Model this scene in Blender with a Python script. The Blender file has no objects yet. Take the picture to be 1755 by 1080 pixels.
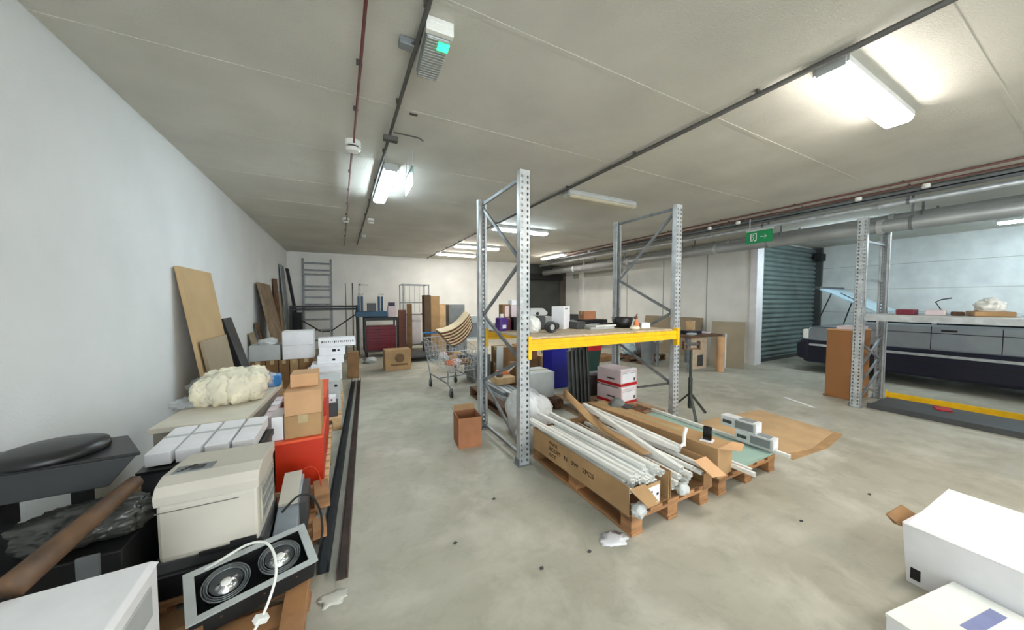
import bpy, bmesh, math, random
from mathutils import Vector, Matrix, noise
random.seed(7)
PI = math.pi
SC = bpy.context.scene
COL = SC.collection

# ------------------------------------------------------------------ camera
cam = bpy.data.cameras.new('camera'); camo = bpy.data.objects.new('camera', cam); COL.objects.link(camo)
cam.sensor_width = 36.0; cam.lens = 560.0/1755*36; cam.clip_start = .02
camo.location = (0, 0, 1.5)
camo.rotation_euler = (PI/2 - math.atan(24/560), 0, -math.atan(294/560))
SC.camera = camo
# ------------------------------------------------------------------ world + exposure
W = bpy.data.worlds.new('sky'); SC.world = W; W.use_nodes = True
bg = W.node_tree.nodes['Background']; bg.inputs[0].default_value = (.84, .93, 1, 1); bg.inputs[1].default_value = 2.4
SC.view_settings.view_transform = 'Standard'; SC.view_settings.look = 'None'
SC.view_settings.gamma = 1; SC.view_settings.use_curve_mapping = False
SC.view_settings.exposure = 2.22
TUBE = 13.0          # luminance of a lit tube diffuser

# ------------------------------------------------------------------ materials
def lin(c):
    c /= 255.0
    return c/12.92 if c <= .04045 else ((c+.055)/1.055)**2.4
def L3(c): return (lin(c[0]), lin(c[1]), lin(c[2]), 1)
MATS = {}
def mat(name, c, rough=.6, metal=0, var=.10, scale=5, bump=0, bscale=60, alpha=1, trans=0, emit=0, c2=None, stretch=None, coat=0):
    if name in MATS: return MATS[name]
    m = bpy.data.materials.new(name); m.use_nodes = True; MATS[name] = m
    nt = m.node_tree; b = nt.nodes['Principled BSDF']; N = nt.nodes.new; K = nt.links.new
    b.inputs['Roughness'].default_value = rough; b.inputs['Metallic'].default_value = metal
    tc = N('ShaderNodeTexCoord'); mp = N('ShaderNodeMapping'); K(tc.outputs['Object'], mp.inputs[0])
    if stretch: mp.inputs['Scale'].default_value = stretch
    n = N('ShaderNodeTexNoise'); n.inputs['Scale'].default_value = scale; n.inputs['Detail'].default_value = 5
    K(mp.outputs[0], n.inputs['Vector'])
    r = N('ShaderNodeValToRGB'); r.color_ramp.elements[0].position = .3; r.color_ramp.elements[1].position = .7
    if c2 is None:
        lo = tuple(max(0, v*(1-var)) for v in c); hi = tuple(min(255, v*(1+var*.6)) for v in c)
    else: lo, hi = c2, c
    r.color_ramp.elements[0].color = L3(lo); r.color_ramp.elements[1].color = L3(hi)
    K(n.outputs['Fac'], r.inputs[0]); K(r.outputs[0], b.inputs['Base Color'])
    if bump:
        n2 = N('ShaderNodeTexNoise'); n2.inputs['Scale'].default_value = bscale; n2.inputs['Detail'].default_value = 4
        K(mp.outputs[0], n2.inputs['Vector'])
        bp = N('ShaderNodeBump'); bp.inputs['Strength'].default_value = bump; bp.inputs['Distance'].default_value = .01
        K(n2.outputs['Fac'], bp.inputs['Height']); K(bp.outputs[0], b.inputs['Normal'])
    if alpha < 1: b.inputs['Alpha'].default_value = alpha
    if trans: b.inputs['Transmission Weight'].default_value = trans
    if coat: b.inputs['Coat Weight'].default_value = coat
    if emit:
        b.inputs['Emission Color'].default_value = L3(c); b.inputs['Emission Strength'].default_value = emit
    return m

def concrete_floor():
    m = bpy.data.materials.new('concrete_floor'); m.use_nodes = True
    nt = m.node_tree; b = nt.nodes['Principled BSDF']; N = nt.nodes.new; K = nt.links.new
    tc = N('ShaderNodeTexCoord')
    def noi(s, d=6, dist=0, rough=.5):
        n = N('ShaderNodeTexNoise'); n.inputs['Scale'].default_value = s; n.inputs['Detail'].default_value = d
        n.inputs['Distortion'].default_value = dist; n.inputs['Roughness'].default_value = rough
        K(tc.outputs['Object'], n.inputs['Vector']); return n
    def ramp(src, a, c, p0, p1):
        r = N('ShaderNodeValToRGB'); r.color_ramp.elements[0].position = p0; r.color_ramp.elements[1].position = p1
        r.color_ramp.elements[0].color = a; r.color_ramp.elements[1].color = c; K(src, r.inputs[0]); return r
    def mix(f, a, c, t='MIX'):
        x = N('ShaderNodeMixRGB'); x.blend_type = t
        if isinstance(f, float): x.inputs[0].default_value = f
        else: K(f, x.inputs[0])
        for i, v in ((1, a), (2, c)):
            if isinstance(v, tuple): x.inputs[i].default_value = v
            else: K(v, x.inputs[i])
        return x
    base = ramp(noi(.55, 7, .6, .6).outputs['Fac'], L3((156, 151, 135)), L3((188, 184, 169)), .32, .68)
    blot = ramp(noi(1.7, 9, .3, .62).outputs['Fac'], (0, 0, 0, 1), (1, 1, 1, 1), .5, .72)
    x1 = mix(blot.outputs[0], base.outputs[0], L3((200, 196, 182)))
    sc = ramp(noi(6, 10, .5, .72).outputs['Fac'], (1, 1, 1, 1), (.80, .80, .79, 1), .5, .72)
    x2 = mix(.8, x1.outputs[0], sc.outputs[0], 'MULTIPLY')
    # long pale scrapes
    mp = N('ShaderNodeMapping'); mp.inputs['Scale'].default_value = (1.2, 9, 1); mp.inputs['Rotation'].default_value = (0, 0, .5)
    K(tc.outputs['Object'], mp.inputs[0]); n = N('ShaderNodeTexNoise'); n.inputs['Scale'].default_value = 1.1; n.inputs['Detail'].default_value = 6
    K(mp.outputs[0], n.inputs['Vector'])
    s2 = ramp(n.outputs['Fac'], (0, 0, 0, 1), (.35, .35, .35, 1), .58, .75)
    x3 = mix(s2.outputs[0], x2.outputs[0], L3((192, 187, 172)))
    # dark specks
    sp = ramp(noi(38, 2, 0, .5).outputs['Fac'], (1, 1, 1, 1), (.6, .58, .55, 1), .74, .78)
    x4 = mix(.7, x3.outputs[0], sp.outputs[0], 'MULTIPLY')
    K(x4.outputs[0], b.inputs['Base Color'])
    b.inputs['Roughness'].default_value = .62
    rr = ramp(noi(3, 5).outputs['Fac'], (.46, .46, .46, 1), (.8, .8, .8, 1), .35, .65); K(rr.outputs[0], b.inputs['Roughness'])
    bp = N('ShaderNodeBump'); bp.inputs['Strength'].default_value = .12; bp.inputs['Distance'].default_value = .01
    K(noi(25, 6).outputs['Fac'], bp.inputs['Height']); K(bp.outputs[0], b.inputs['Normal'])
    return m

M_floor = concrete_floor()
M_ceil = mat('plaster_ceiling', (206, 203, 193), .95, var=.05, scale=1.4, bump=.35, bscale=90)
M_wall = mat('white_painted_wall', (226, 228, 228), .9, var=.02, scale=2, bump=.25, bscale=70)
M_wall2 = mat('cream_painted_wall', (238, 237, 232), .9, var=.03, scale=2, bump=.15, bscale=50)
M_band = mat('grey_wall_band', (176, 176, 168), .9, var=.03)
M_block = mat('pale_block_wall', (218, 221, 219), .9, var=.06, scale=3, bump=.3)
M_dark = mat('dark_doorway_paint', (72, 74, 70), .8, var=.1, scale=2)
M_vdark = mat('near_black', (26, 26, 26), .7, var=.2)
M_black = mat('black_plastic', (30, 30, 31), .38, var=.2, scale=8)
M_blackgl = mat('glossy_black', (16, 16, 18), .15, var=.1)
M_dgrey = mat('dark_grey_plastic', (66, 67, 68), .5, var=.1)
M_mgrey = mat('mid_grey_plastic', (126, 130, 132), .5, var=.08)
M_lgrey = mat('light_grey_plastic', (186, 189, 187), .5, var=.05)
M_white = mat('white_card', (236, 234, 236), .6, var=.03, scale=6)
M_white2 = mat('white_gloss_plastic', (236, 236, 230), .35, var=.03)
M_cream = mat('cream_plastic', (202, 195, 182), .45, var=.04, scale=3)
M_cream2 = mat('cream_plastic_seam', (120, 116, 106), .6)  # darker cream of the printer's joint lines
M_card = mat('brown_cardboard', (178, 142, 100), .85, var=.10, scale=4, bump=.1, bscale=30)
M_cardL = mat('light_cardboard', (204, 160, 118), .85, var=.06, scale=4, bump=.1, bscale=30)
M_cardD = mat('dark_cardboard', (140, 104, 68), .88, var=.15, scale=5, bump=.1, bscale=30)
M_cardS = mat('cardboard_sheet', (200, 166, 124), .85, var=.08, scale=3, bump=.1, bscale=25)
M_tape = mat('packing_tape', (190, 170, 130), .25, var=.05)
M_ink = mat('printed_ink', (58, 42, 30), .8)
M_inkb = mat('black_ink', (24, 24, 26), .8)
M_wood = mat('pallet_timber', (168, 122, 82), .8, var=.25, scale=3, stretch=(1, 1, 6), bump=.2, bscale=30)
M_woodD = mat('old_brown_timber', (102, 72, 50), .8, var=.3, scale=4, bump=.2, bscale=30)
M_woodL = mat('pale_timber', (206, 172, 128), .75, var=.15, scale=4)
M_mdf = mat('brown_board', (190, 160, 118), .8, var=.06, scale=2)
M_mdf2 = mat('greyed_brown_board', (158, 142, 118), .8, var=.08, scale=2)
M_ply = mat('chipboard_deck', (196, 178, 152), .75, var=.12, scale=20)
M_galv = mat('galvanised_steel', (190, 194, 196), .4, .4, var=.12, scale=9, bump=.05)
M_galvD = mat('dull_galvanised_steel', (136, 140, 142), .45, .45, var=.15, scale=9)
M_steelD = mat('dark_steel', (52, 54, 56), .5, .5, var=.2)
M_chrome = mat('bright_chrome', (210, 212, 214), .15, 1, var=.05)
M_pipe = mat('grey_pipe', (160, 162, 160), .4, .3, var=.08, scale=3)
M_cond = mat('grey_conduit', (82, 80, 76), .6, .2, var=.1)
M_red = mat('red_conduit', (120, 40, 36), .6, var=.1)
M_redbr = mat('red_brown_conduit', (104, 66, 60), .6, var=.1)
M_yel = mat('yellow_beam_paint', (244, 190, 20), .42, var=.05, scale=12)
M_or = mat('orange_red_plastic', (200, 48, 14), .4, var=.06, scale=4)
M_orL = mat('orange_edge_plastic', (236, 92, 52), .4, var=.05)
M_shut = mat('green_grey_shutter', (122, 138, 136), .45, .25, var=.10, scale=3)
M_alu = mat('white_aluminium', (240, 240, 236), .35, 0, var=.04, scale=8)
M_glass = mat('pale_green_glass', (176, 206, 194), .12, var=.03, alpha=.85)
M_film = mat('clear_plastic_film', (226, 230, 232), .22, var=.06, alpha=.45, bump=.5, bscale=25)
M_film2 = mat('milky_plastic_film', (228, 230, 228), .3, var=.08, alpha=.72, bump=.6, bscale=25)
M_creamfoam = mat('cream_foam', (238, 228, 200), .7, var=.08, scale=8, bump=.3)
M_blue = mat('bright_blue_plastic', (24, 28, 150), .4, var=.1)
M_lblue = mat('sky_blue_plastic', (30, 120, 190), .35, var=.1)
M_teal = mat('teal_blue_steel', (30, 74, 104), .5, var=.15)
M_navy = mat('navy_paint', (17, 19, 40), .35, var=.1)
M_silver = mat('silver_car_paint', (150, 158, 166), .28, .5, var=.04)
M_carglass = mat('car_glass', (176, 206, 220), .1, .2, var=.05)
M_carwin = mat('dark_car_glass', (22, 24, 28), .08)
M_crim = mat('crimson_plastic', (116, 16, 34), .5, var=.25, scale=8)
M_redp = mat('red_plastic', (186, 20, 28), .5, var=.1)
M_dgreen = mat('dark_green_plastic', (24, 58, 52), .5, var=.15)
M_purple = mat('purple_plastic', (76, 40, 130), .45, var=.1)
M_pink = mat('pale_pink_card', (222, 204, 206), .7, var=.05)
M_green = mat('exit_sign_green', (0, 140, 78), .45, var=.03)
M_greenL = mat('green_lit_sign', (40, 225, 120), .4, emit=.9)
M_gsign = mat('pale_green_sign', (150, 205, 186), .3, alpha=.85)
M_diff = mat('frosted_diffuser_unlit', (200, 192, 168), .35, var=.06, alpha=.95)
M_diffg = mat('ribbed_grey_diffuser', (150, 154, 150), .3, var=.1)
M_pat = mat('patterned_fabric', (150, 80, 70), .8, c2=(96, 80, 60), scale=30)
M_ctan = mat('tan_cabinet', (158, 106, 60), .6, var=.08, scale=2, stretch=(1, 1, .3))
M_orange = mat('orange_plastic', (224, 130, 84), .6, var=.1)
def lamp_mat(name, col, s):
    m = bpy.data.materials.new(name); m.use_nodes = True; nt = m.node_tree
    b = nt.nodes['Principled BSDF']; b.inputs['Base Color'].default_value = (.9, .9, .9, 1)
    b.inputs['Emission Color'].default_value = (*col, 1); b.inputs['Emission Strength'].default_value = s
    return m
M_lw = lamp_mat('lit_warm_white_diffuser', (1, .95, .88), TUBE)
M_lc = lamp_mat('lit_cool_white_diffuser', (.74, .91, 1), TUBE*.95)

# ------------------------------------------------------------------ mesh helpers
def B(): return bmesh.new()
def bx(bm, x0, x1, y0, y1, z0, z1):
    v = [bm.verts.new(p) for p in ((x0,y0,z0),(x1,y0,z0),(x1,y1,z0),(x0,y1,z0),(x0,y0,z1),(x1,y0,z1),(x1,y1,z1),(x0,y1,z1))]
    for f in ((0,3,2,1),(4,5,6,7),(0,1,5,4),(1,2,6,5),(2,3,7,6),(3,0,4,7)): bm.faces.new([v[i] for i in f])
    return bm
def hexa(bm, P):
    v = [bm.verts.new(p) for p in P]
    for f in ((0,3,2,1),(4,5,6,7),(0,1,5,4),(1,2,6,5),(2,3,7,6),(3,0,4,7)): bm.faces.new([v[i] for i in f])
    return bm
def taper(bm, x0,x1,y0,y1,z0, X0,X1,Y0,Y1,z1):
    return hexa(bm, [(x0,y0,z0),(x1,y0,z0),(x1,y1,z0),(x0,y1,z0),(X0,Y0,z1),(X1,Y0,z1),(X1,Y1,z1),(X0,Y1,z1)])
def bar(bm, p, q, w, h, up=(0,0,1)):
    p = Vector(p); q = Vector(q); d = (q-p).normalized(); u = Vector(up)
    if abs(d.dot(u)) > .98: u = Vector((1,0,0))
    s = d.cross(u).normalized()*w/2; t = s.cross(d).normalized()*h/2
    return hexa(bm, [p-s-t, p+s-t, q+s-t, q-s-t, p-s+t, p+s+t, q+s+t, q-s+t])
def tube(bm, pts, r, seg=8, cap=True):
    pts = [Vector(p) for p in pts]; rings = []
    for i, p in enumerate(pts):
        d = (pts[min(i+1, len(pts)-1)] - pts[max(i-1, 0)]).normalized()
        u = Vector((0,0,1)) if abs(d.z) < .95 else Vector((1,0,0))
        s = d.cross(u).normalized(); t = s.cross(d).normalized()
        rr = r[i] if isinstance(r, (list, tuple)) else r
        rings.append([bm.verts.new(p + (s*math.cos(a) + t*math.sin(a))*rr) for a in [2*PI*k/seg for k in range(seg)]])
    for a, b in zip(rings, rings[1:]):
        for k in range(seg): bm.faces.new([a[k], a[(k+1)%seg], b[(k+1)%seg], b[k]])
    if cap: bm.faces.new(rings[0][::-1]); bm.faces.new(rings[-1])
    return bm
def lathe(bm, prof, c=(0,0,0), seg=24, axis='z', ring=False):
    rings = []
    for r, z in prof:
        R = []
        for k in range(seg):
            a = 2*PI*k/seg; x, y = r*math.cos(a), r*math.sin(a)
            p = (x, y, z) if axis == 'z' else ((z, x, y) if axis == 'x' else (x, z, y))
            R.append(bm.verts.new(Vector(p)+Vector(c)))
        rings.append(R)
    for a, b in zip(rings, rings[1:]):
        for k in range(seg): bm.faces.new([a[k], a[(k+1)%seg], b[(k+1)%seg], b[k]])
    if not ring:
        bm.faces.new(rings[0][::-1]); bm.faces.new(rings[-1])
    return bm
def extr(bm, poly, axis, a0, a1):
    """polygon of 2-D points extruded along an axis"""
    def P(u, v, w): return {'x': (w, u, v), 'y': (u, w, v), 'z': (u, v, w)}[axis]
    A = [bm.verts.new(P(u, v, a0)) for u, v in poly]; Bv = [bm.verts.new(P(u, v, a1)) for u, v in poly]
    n = len(poly); bm.faces.new(A); bm.faces.new(Bv[::-1])
    for i in range(n): bm.faces.new([A[i], Bv[i], Bv[(i+1)%n], A[(i+1)%n]])
    return bm
def blob(bm, c, r, amp=.25, sc=3, flat=None, sub=4, seed=0, crease=False):
    res = bmesh.ops.create_icosphere(bm, subdivisions=sub, radius=1)
    for v in res['verts']:
        n = v.co.normalized(); s = noise.noise(n*sc + Vector((seed*7.1, seed, 0)))
        s2 = noise.noise(n*sc*3 + Vector((seed, 3, 5)))
        if crease: s2 = -abs(s2)*1.6
        k = 1 + amp*s + amp*.5*s2
        v.co = Vector((n.x*r[0]*k, n.y*r[1]*k, n.z*r[2]*k)) + Vector(c)
        if flat is not None and v.co.z < flat: v.co.z = flat + (v.co.z-flat)*.03
    return bm
def finish(name, bm, m, parent=None, bev=0, smooth=False, solid=0, sub=0):
    bmesh.ops.recalc_face_normals(bm, faces=bm.faces)
    me = bpy.data.meshes.new(name); bm.to_mesh(me); bm.free()
    o = bpy.data.objects.new(name, me); COL.objects.link(o); o.data.materials.append(m)
    if smooth:
        for p in me.polygons: p.use_smooth = True
    if solid:
        md = o.modifiers.new('solid', 'SOLIDIFY'); md.thickness = solid; md.offset = -1
    if bev:
        md = o.modifiers.new('bevel', 'BEVEL'); md.width = bev; md.segments = 2; md.limit_method = 'ANGLE'; md.angle_limit = .7
    if sub:
        md = o.modifiers.new('sub', 'SUBSURF'); md.levels = sub; md.render_levels = sub
    if parent is not None: o.parent = parent
    return o
def thing(name, label, cat, loc=(0,0,0), rz=0, group=None, rot=None):
    o = bpy.data.objects.new(name, None); COL.objects.link(o); o.empty_display_size = .1
    o.location = loc; o.rotation_euler = rot if rot else (0, 0, rz)
    o['label'] = label; o['category'] = cat
    if group: o['group'] = group
    return o
def mono(name, label, cat, bm, m, loc=(0,0,0), rz=0, group=None, rot=None, **k):
    o = finish(name, bm, m, **k); o.location = loc; o.rotation_euler = rot if rot else (0, 0, rz)
    o['label'] = label; o['category'] = cat
    if group: o['group'] = group
    return o
def struct(name, bm, m, parent=None, **k):
    o = finish(name, bm, m, parent, **k)
    if parent is None: o['kind'] = 'structure'
    return o
def text(s, size, m, parent, loc, rot, name='printed_text', depth=.0008, xs=1):
    cu = bpy.data.curves.new('t', 'FONT'); cu.body = s; cu.size = size; cu.extrude = depth
    t = bpy.data.objects.new('t', cu); COL.objects.link(t)
    me = bpy.data.meshes.new_from_object(t); COL.objects.unlink(t); bpy.data.objects.remove(t)
    me.materials.clear(); me.materials.append(m)
    o = bpy.data.objects.new(name, me); COL.objects.link(o); o.parent = parent
    o.location = loc; o.rotation_euler = rot; o.scale = (xs, 1, 1)
    return o
def dup(root, loc=None, rz=None, label=None, group=None):
    r = root.copy(); COL.objects.link(r)
    if loc is not None: r.location = loc
    if rz is not None: r.rotation_euler = (0, 0, rz)
    if label: r['label'] = label
    if group: r['group'] = group
    for ch in list(root.children):
        c = ch.copy(); COL.objects.link(c); c.parent = r
        for g in list(ch.children):
            d = g.copy(); COL.objects.link(d); d.parent = c
    return r

def carton(name, label, x0, x1, y0, y1, z0, z1, m=M_card, group=None, tape=True, rz=0, tapey=False, lab=None, cat='box', pat=None, tm=None):
    """closed carton: body, taped seam on top, optional label on -Y face"""
    cx, cy = (x0+x1)/2, (y0+y1)/2; sx, sy, h = (x1-x0)/2, (y1-y0)/2, z1-z0
    t = thing(name, label, cat, (cx, cy, z0), rz, group)
    b = B(); bx(b, -sx, sx, -sy, sy, 0, h); finish('body', b, m, t, bev=min(.004, sx*.05))
    if tape:
        b = B(); w = min(.03, sx*.35, sy*.35)
        if tapey:
            bx(b, -w, w, -sy-.001, sy+.001, h-.001, h+.0015); bx(b, -w, w, -sy-.0015, -sy, h-min(.06, h*.4), h+.0015)
        else:
            bx(b, -sx-.001, sx+.001, -w, w, h-.001, h+.0015); bx(b, -sx-.0015, -sx, -w, w, h-min(.06, h*.4), h+.0015)
        finish('tape', b, tm or M_tape, t)
    if lab:
        fx0, fx1, fz0, fz1, lm = lab
        b = B(); bx(b, -sx+2*sx*fx0, -sx+2*sx*fx1, -sy-.002, -sy, h*fz0, h*fz1); finish('paper_label', b, lm, t)
    return t

# ================================================================== SETTING
XL, XR, YB, YF, H = -1.4, 12.0, 11.9, -6.5, 3.0
b = B(); bx(b, XL-.2, XR+.2, YF-.2, 12.3, -.2, 0); struct('floor', b, M_floor)
b = B(); bx(b, XL-.2, XR+.2, YF-.2, 12.3, H, H+.2); struct('ceiling', b, M_ceil)
for i, y in enumerate([-.6, .5, 1.66, 2.72, 3.8, 4.9, 6.0, 7.1, 8.2, 9.3, 10.4]):
    b = B(); bx(b, XL, 8.55, y-.016, y+.016, H-.002, H+.001); struct('trim_%d' % (i+1), b, M_ceil)
b = B(); bx(b, XL-.2, XL, YF-.2, 12.3, 0, H); struct('wall_left', b, M_wall)
b = B(); extr(b, [(XL, 11.92), (6.62, 11.38), (6.62, 11.58), (XL, 12.12)], 'z', 0, H)
struct('wall_back', b, M_wall2)

b = B(); bx(b, 6.62, 8.8, 11.42, 11.6, 2.62, H); struct('wall_back_header', b, M_dark)
# dark roller door at the far right of the back wall
b = B()
for k in range(26): bx(b, 6.62, 8.6, 11.45+(.006 if k % 2 else 0), 11.52, .1*k, .1*k+.1)
d2 = struct('door_2', b, M_dark)
b = B(); bx(b, 6.66, 8.3, 11.2, 11.45, 2.36, 2.6); struct('shutter_housing', b, M_vdark, d2)
b = B(); bx(b, 8.3, 8.58, 11.38, 11.45, 0, 2.62); struct('door_jamb', b, mat('brown_grey_jamb', (92, 84, 76), .8), d2)
# right-hand cream wall with pilaster, band and panel joints
b = B(); bx(b, 8.6, 8.8, 4.14, 11.42, 0, H); struct('wall_right', b, M_wall2)
b = B(); bx(b, 8.5, 8.6, 10.2, 10.42, 0, H); struct('trim_12', b, M_wall2)
b = B(); bx(b, 8.588, 8.6, 8.2, 10.9, 2.42, 2.62); struct('trim_13', b, M_band)
b = B(); bx(b, 8.54, 8.82, 4.08, 4.22, 0, H); struct('trim_14', b, M_white, bev=.004)
for i, y in enumerate((5.28, 6.6, 8.0)):
    b = B(); bx(b, 8.592, 8.6, y-.012, y+.012, 0, H); struct('trim_%d' % (15+i), b, M_band)
# pale recess wall round the roller shutter
b = B(); bx(b, XR, XR+.2, YF-.2, 4.5, 0, H); struct('wall_recess', b, M_block)
for i, z in enumerate((.6, 1.2, 1.8, 2.4)):
    b = B(); bx(b, XR-.004, XR, YF, 4.2, z-.006, z+.006); struct('trim_%d' % (20+i), b, M_band)
b = B()
poly = []; n = 25; p = 2.95/n
for k in range(n):
    z = k*p
    poly += [(4.26, z), (4.225, z+p*.25), (4.215, z+p*.5), (4.225, z+p*.75)]
poly += [(4.26, 2.95), (4.30, 2.95), (4.30, 0)]
extr(b, poly, 'x', 8.92, 11.9)
d1 = struct('door_1', b, M_shut)
b = B(); bx(b, 8.82, 8.93, 4.14, 4.3, 0, 2.98); bx(b, 11.89, 12, 4.1, 4.3, 0, 2.98); struct('guide_rail', b, M_dgrey, d1)
b = B(); bx(b, 8.92, 11.9, 4.21, 4.27, 0, .09); struct('bottom_bar', b, M_dgrey, d1)
b = B(); bx(b, 11.6, 11.88, 4.0, 4.18, 2.6, 2.8); struct('shutter_motor', b, M_vdark, d1, bev=.02)
b = B(); bx(b, 8.8, 12.2, 4.31, 4.5, 0, H); struct('wall_recess_back', b, M_block)
# wall behind the camera, with an open vehicle doorway to daylight
b = B(); bx(b, XL, -.9, YF-.2, YF, 0, H); bx(b, 3.6, XR, YF-.2, YF, 0, H); bx(b, -.9, 3.6, YF-.2, YF, 2.7, H)
struct('wall_front', b, M_wall2)
# white door in the back wall (outline)
b = B(); y0 = 11.79
bx(b, .55, .6, y0-.02, y0+.03, 0, 2.05); bx(b, 1.4, 1.45, y0-.02, y0+.03, 0, 2.05); bx(b, .55, 1.45, y0-.02, y0+.03, 2.0, 2.05)
d3 = struct('door_3', b, mat('white_door_frame', (214, 214, 208), .6))
b = B(); bx(b, .6, 1.4, y0-.008, y0+.03, 0, 2.0); struct('door_leaf', b, M_white, d3)
b = B(); tube(b, [(.7, y0-.03, 1.0), (.82, y0-.03, 1.0)], .01); bx(b, .69, .72, y0-.03, y0, .99, 1.01); struct('door_handle', b, M_galv, d3)

# ================================================================== CEILING SERVICES
def run_y(name, label, cat, x, z, y0, y1, r, m, clips=None, cm=M_cond, step=.55, group=None):
    t = thing(name, label, cat, (x, y0, z), 0, group)
    b = B(); tube(b, [(0, 0, 0), (0, y1-y0, 0)], r, 10); finish('pipe_run', b, m, t, smooth=True)
    if clips:
        n = int((y1-y0)/step); b0 = B(); w = r+.003
        bx(b0, -w-clips*.6, w, -.006, .006, r*.2, H-z-.0005); c0 = finish('clip', b0, cm, t)
        for k in range(1, n):
            c = c0.copy(); COL.objects.link(c); c.parent = t; c.location = (0, k*step, 0)
    return t
run_y('fire_alarm_conduit', 'thin dark red cable run clipped to ceiling above the aisle', 'conduit', .14, 2.965, -1, 3.42, .009, M_red, .02)
run_y('smoke_alarm_conduit', 'pale pinkish cable run on ceiling beyond the round smoke detector', 'conduit', .13, 2.965, 3.53, 9.7, .011, mat('pinkish_grey_conduit', (150, 128, 126), .6), .012, step=.7)
run_y('lighting_conduit', 'dark grey conduit on ceiling passing the green-lit emergency lamp', 'conduit', .415, 2.962, -1, 9.5, .013, M_cond, .004, step=.9)
run_y('lighting_conduit', 'long dark conduit on ceiling that feeds the row of crosswise light fittings', 'conduit', 2.66, 2.965, -2, 11.3, .018, M_cond, .006, step=1.1)
run_y('ceiling_conduit', 'upper red-brown conduit on ceiling nearer the camera side of the exit sign', 'conduit', 6.25, 2.975, -3, 9.6, .014, M_redbr, .004, step=1.1)
run_y('ceiling_conduit', 'red-brown conduit with white junction boxes on it above the exit sign', 'conduit', 6.5, 2.97, -3, 9.4, .014, M_redbr, .004, step=1.1)
def jbox(x, y, z, label, m=M_white2, s=.036):
    b = B(); lathe(b, [(s*.9, 0), (s, .01), (s, .04), (s*.8, .05)], seg=16, c=(0,0,-.05)); mono('junction_box', label, 'junction box', b, m, (x, y, z))
for x, y, l in ((6.47, 1.26, 'white junction box on red-brown conduit, nearest the right picture edge'), (6.47, 1.86, 'white junction box on conduit above the post of the right-hand rack'),
                (6.47, 3.43, 'white junction box on conduit just left of the hanging exit sign'), (6.47, 3.95, 'white junction box on conduit furthest left of the exit sign'),
                (6.4, 7.4, 'small white junction box on ceiling near the far bright pipes')):
    jbox(x, y, 2.956, l)
b = B(); bx(b, -.05, .05, -.03, .03, -.02, .02); mono('junction_box', 'grey junction box on ceiling conduit beside the emergency lamp', 'junction box', b, M_mgrey, (.375, 2.0, 2.975), bev=.004)
b = B(); bx(b, -.06, .06, -.03, .03, -.02, .02); mono('junction_box', 'dark junction box on conduit in front of the cool lit batten', 'junction box', b, M_cond, (.42, 3.1, 2.925), bev=.004)
# big pipes
def bigpipe(x, z, r, m, label, y0=-3, y1=10.9, hang=True):
    t = thing('ceiling_pipe', label, 'pipe', (x, y0, z))
    b = B(); tube(b, [(0, 0, 0), (0, y1-y0, 0)], r, 20); finish('pipe_run', b, m, t, smooth=True)
    for k in range(1, 6):
        b = B(); lathe(b, [(r+.012, -.03), (r+.012, .03)], c=(0, k*2.4, 0), seg=20, axis='y'); finish('coupling', b, M_lgrey if m is M_pipe else m, t)
    if hang:
        for k in range(7):
            b = B(); y = 1+k*1.75
            bx(b, -.012, .012, y-.012, y+.012, r, H-z); lathe(b, [(r+.006, -.015), (r+.006, .015)], c=(0, y, 0), seg=20, axis='y')
            finish('hanger', b, M_galvD, t)
bigpipe(7.15, 2.60, .095, M_pipe, 'thick light grey drain pipe hanging lowest under ceiling at right')
bigpipe(7.62, 2.76, .08, M_pipe, 'second grey pipe running behind and above the thick drain pipe')
bigpipe(6.95, 2.87, .035, M_galv, 'slim bright steel pipe above the thick grey drain pipe')
bigpipe(8.38, 2.84, .06, M_galvD, 'dull grey pipe furthest back by the cream wall')
# cable tray
b = B(); bx(b, -.1, .1, 0, 13, 0, .012); bx(b, -.1, -.09, 0, 13, 0, .05); bx(b, .09, .1, 0, 13, 0, .05)
mono('cable_tray', 'flat grey cable tray along ceiling between conduits and thick pipes', 'cable tray', b, M_galvD, (6.8, -3, 2.93))

# light fittings
def batten(label, cx, cy, alongx, lit, L=1.25, w=.16, group='crosswise batten lights'):
    t = thing('batten_light', label, 'ceiling light', (cx, cy, H), 0 if alongx else PI/2, group)
    b = B(); extr(b, [(-w*.4, 0), (w*.4, 0), (w*.5, -.03), (w*.5, -.066), (-w*.5, -.066), (-w*.5, -.03)], 'x', -L/2, L/2); finish('housing', b, M_lgrey, t)
    b = B(); extr(b, [(-w*.48, -.0665), (w*.48, -.0665), (w*.46, -.088), (w*.34, -.105), (-w*.34, -.105), (-w*.46, -.088)], 'x', -L/2+.012, L/2-.012)
    finish('diffuser', b, lit or M_diff, t, bev=.006)
    for s in (-1, 1):
        b = B(); bx(b, s*(L/2+.001)-.008, s*(L/2+.001)+.008, -w*.42, w*.42, -.085, -.02); finish('end_cap', b, M_lgrey, t)
    return t
batten('brightly lit batten light on ceiling at upper right, nearest of the lit ones', 3.34, .93, 1, M_lw, w=.17)
batten('unlit frosted batten light on ceiling between the two tall racks', 3.36, 3.63, 1, None)
batten('lit batten light on ceiling seen through the near post of tall left rack', 3.30, 5.9, 1, M_lc)
batten('lit batten light on ceiling, second furthest in the crosswise row', 3.28, 8.26, 1, M_lw)
batten('lit batten light on ceiling, furthest of crosswise row near back wall', 3.22, 9.87, 1, M_lw)
batten('cool lit batten light running lengthwise on ceiling over the aisle', .52, 4.45, 0, M_lc, group='lengthwise batten lights')
batten('warm lit batten light running lengthwise on ceiling before the dark doorway', 6.12, 8.8, 0, M_lw, group='lengthwise batten lights')
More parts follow.
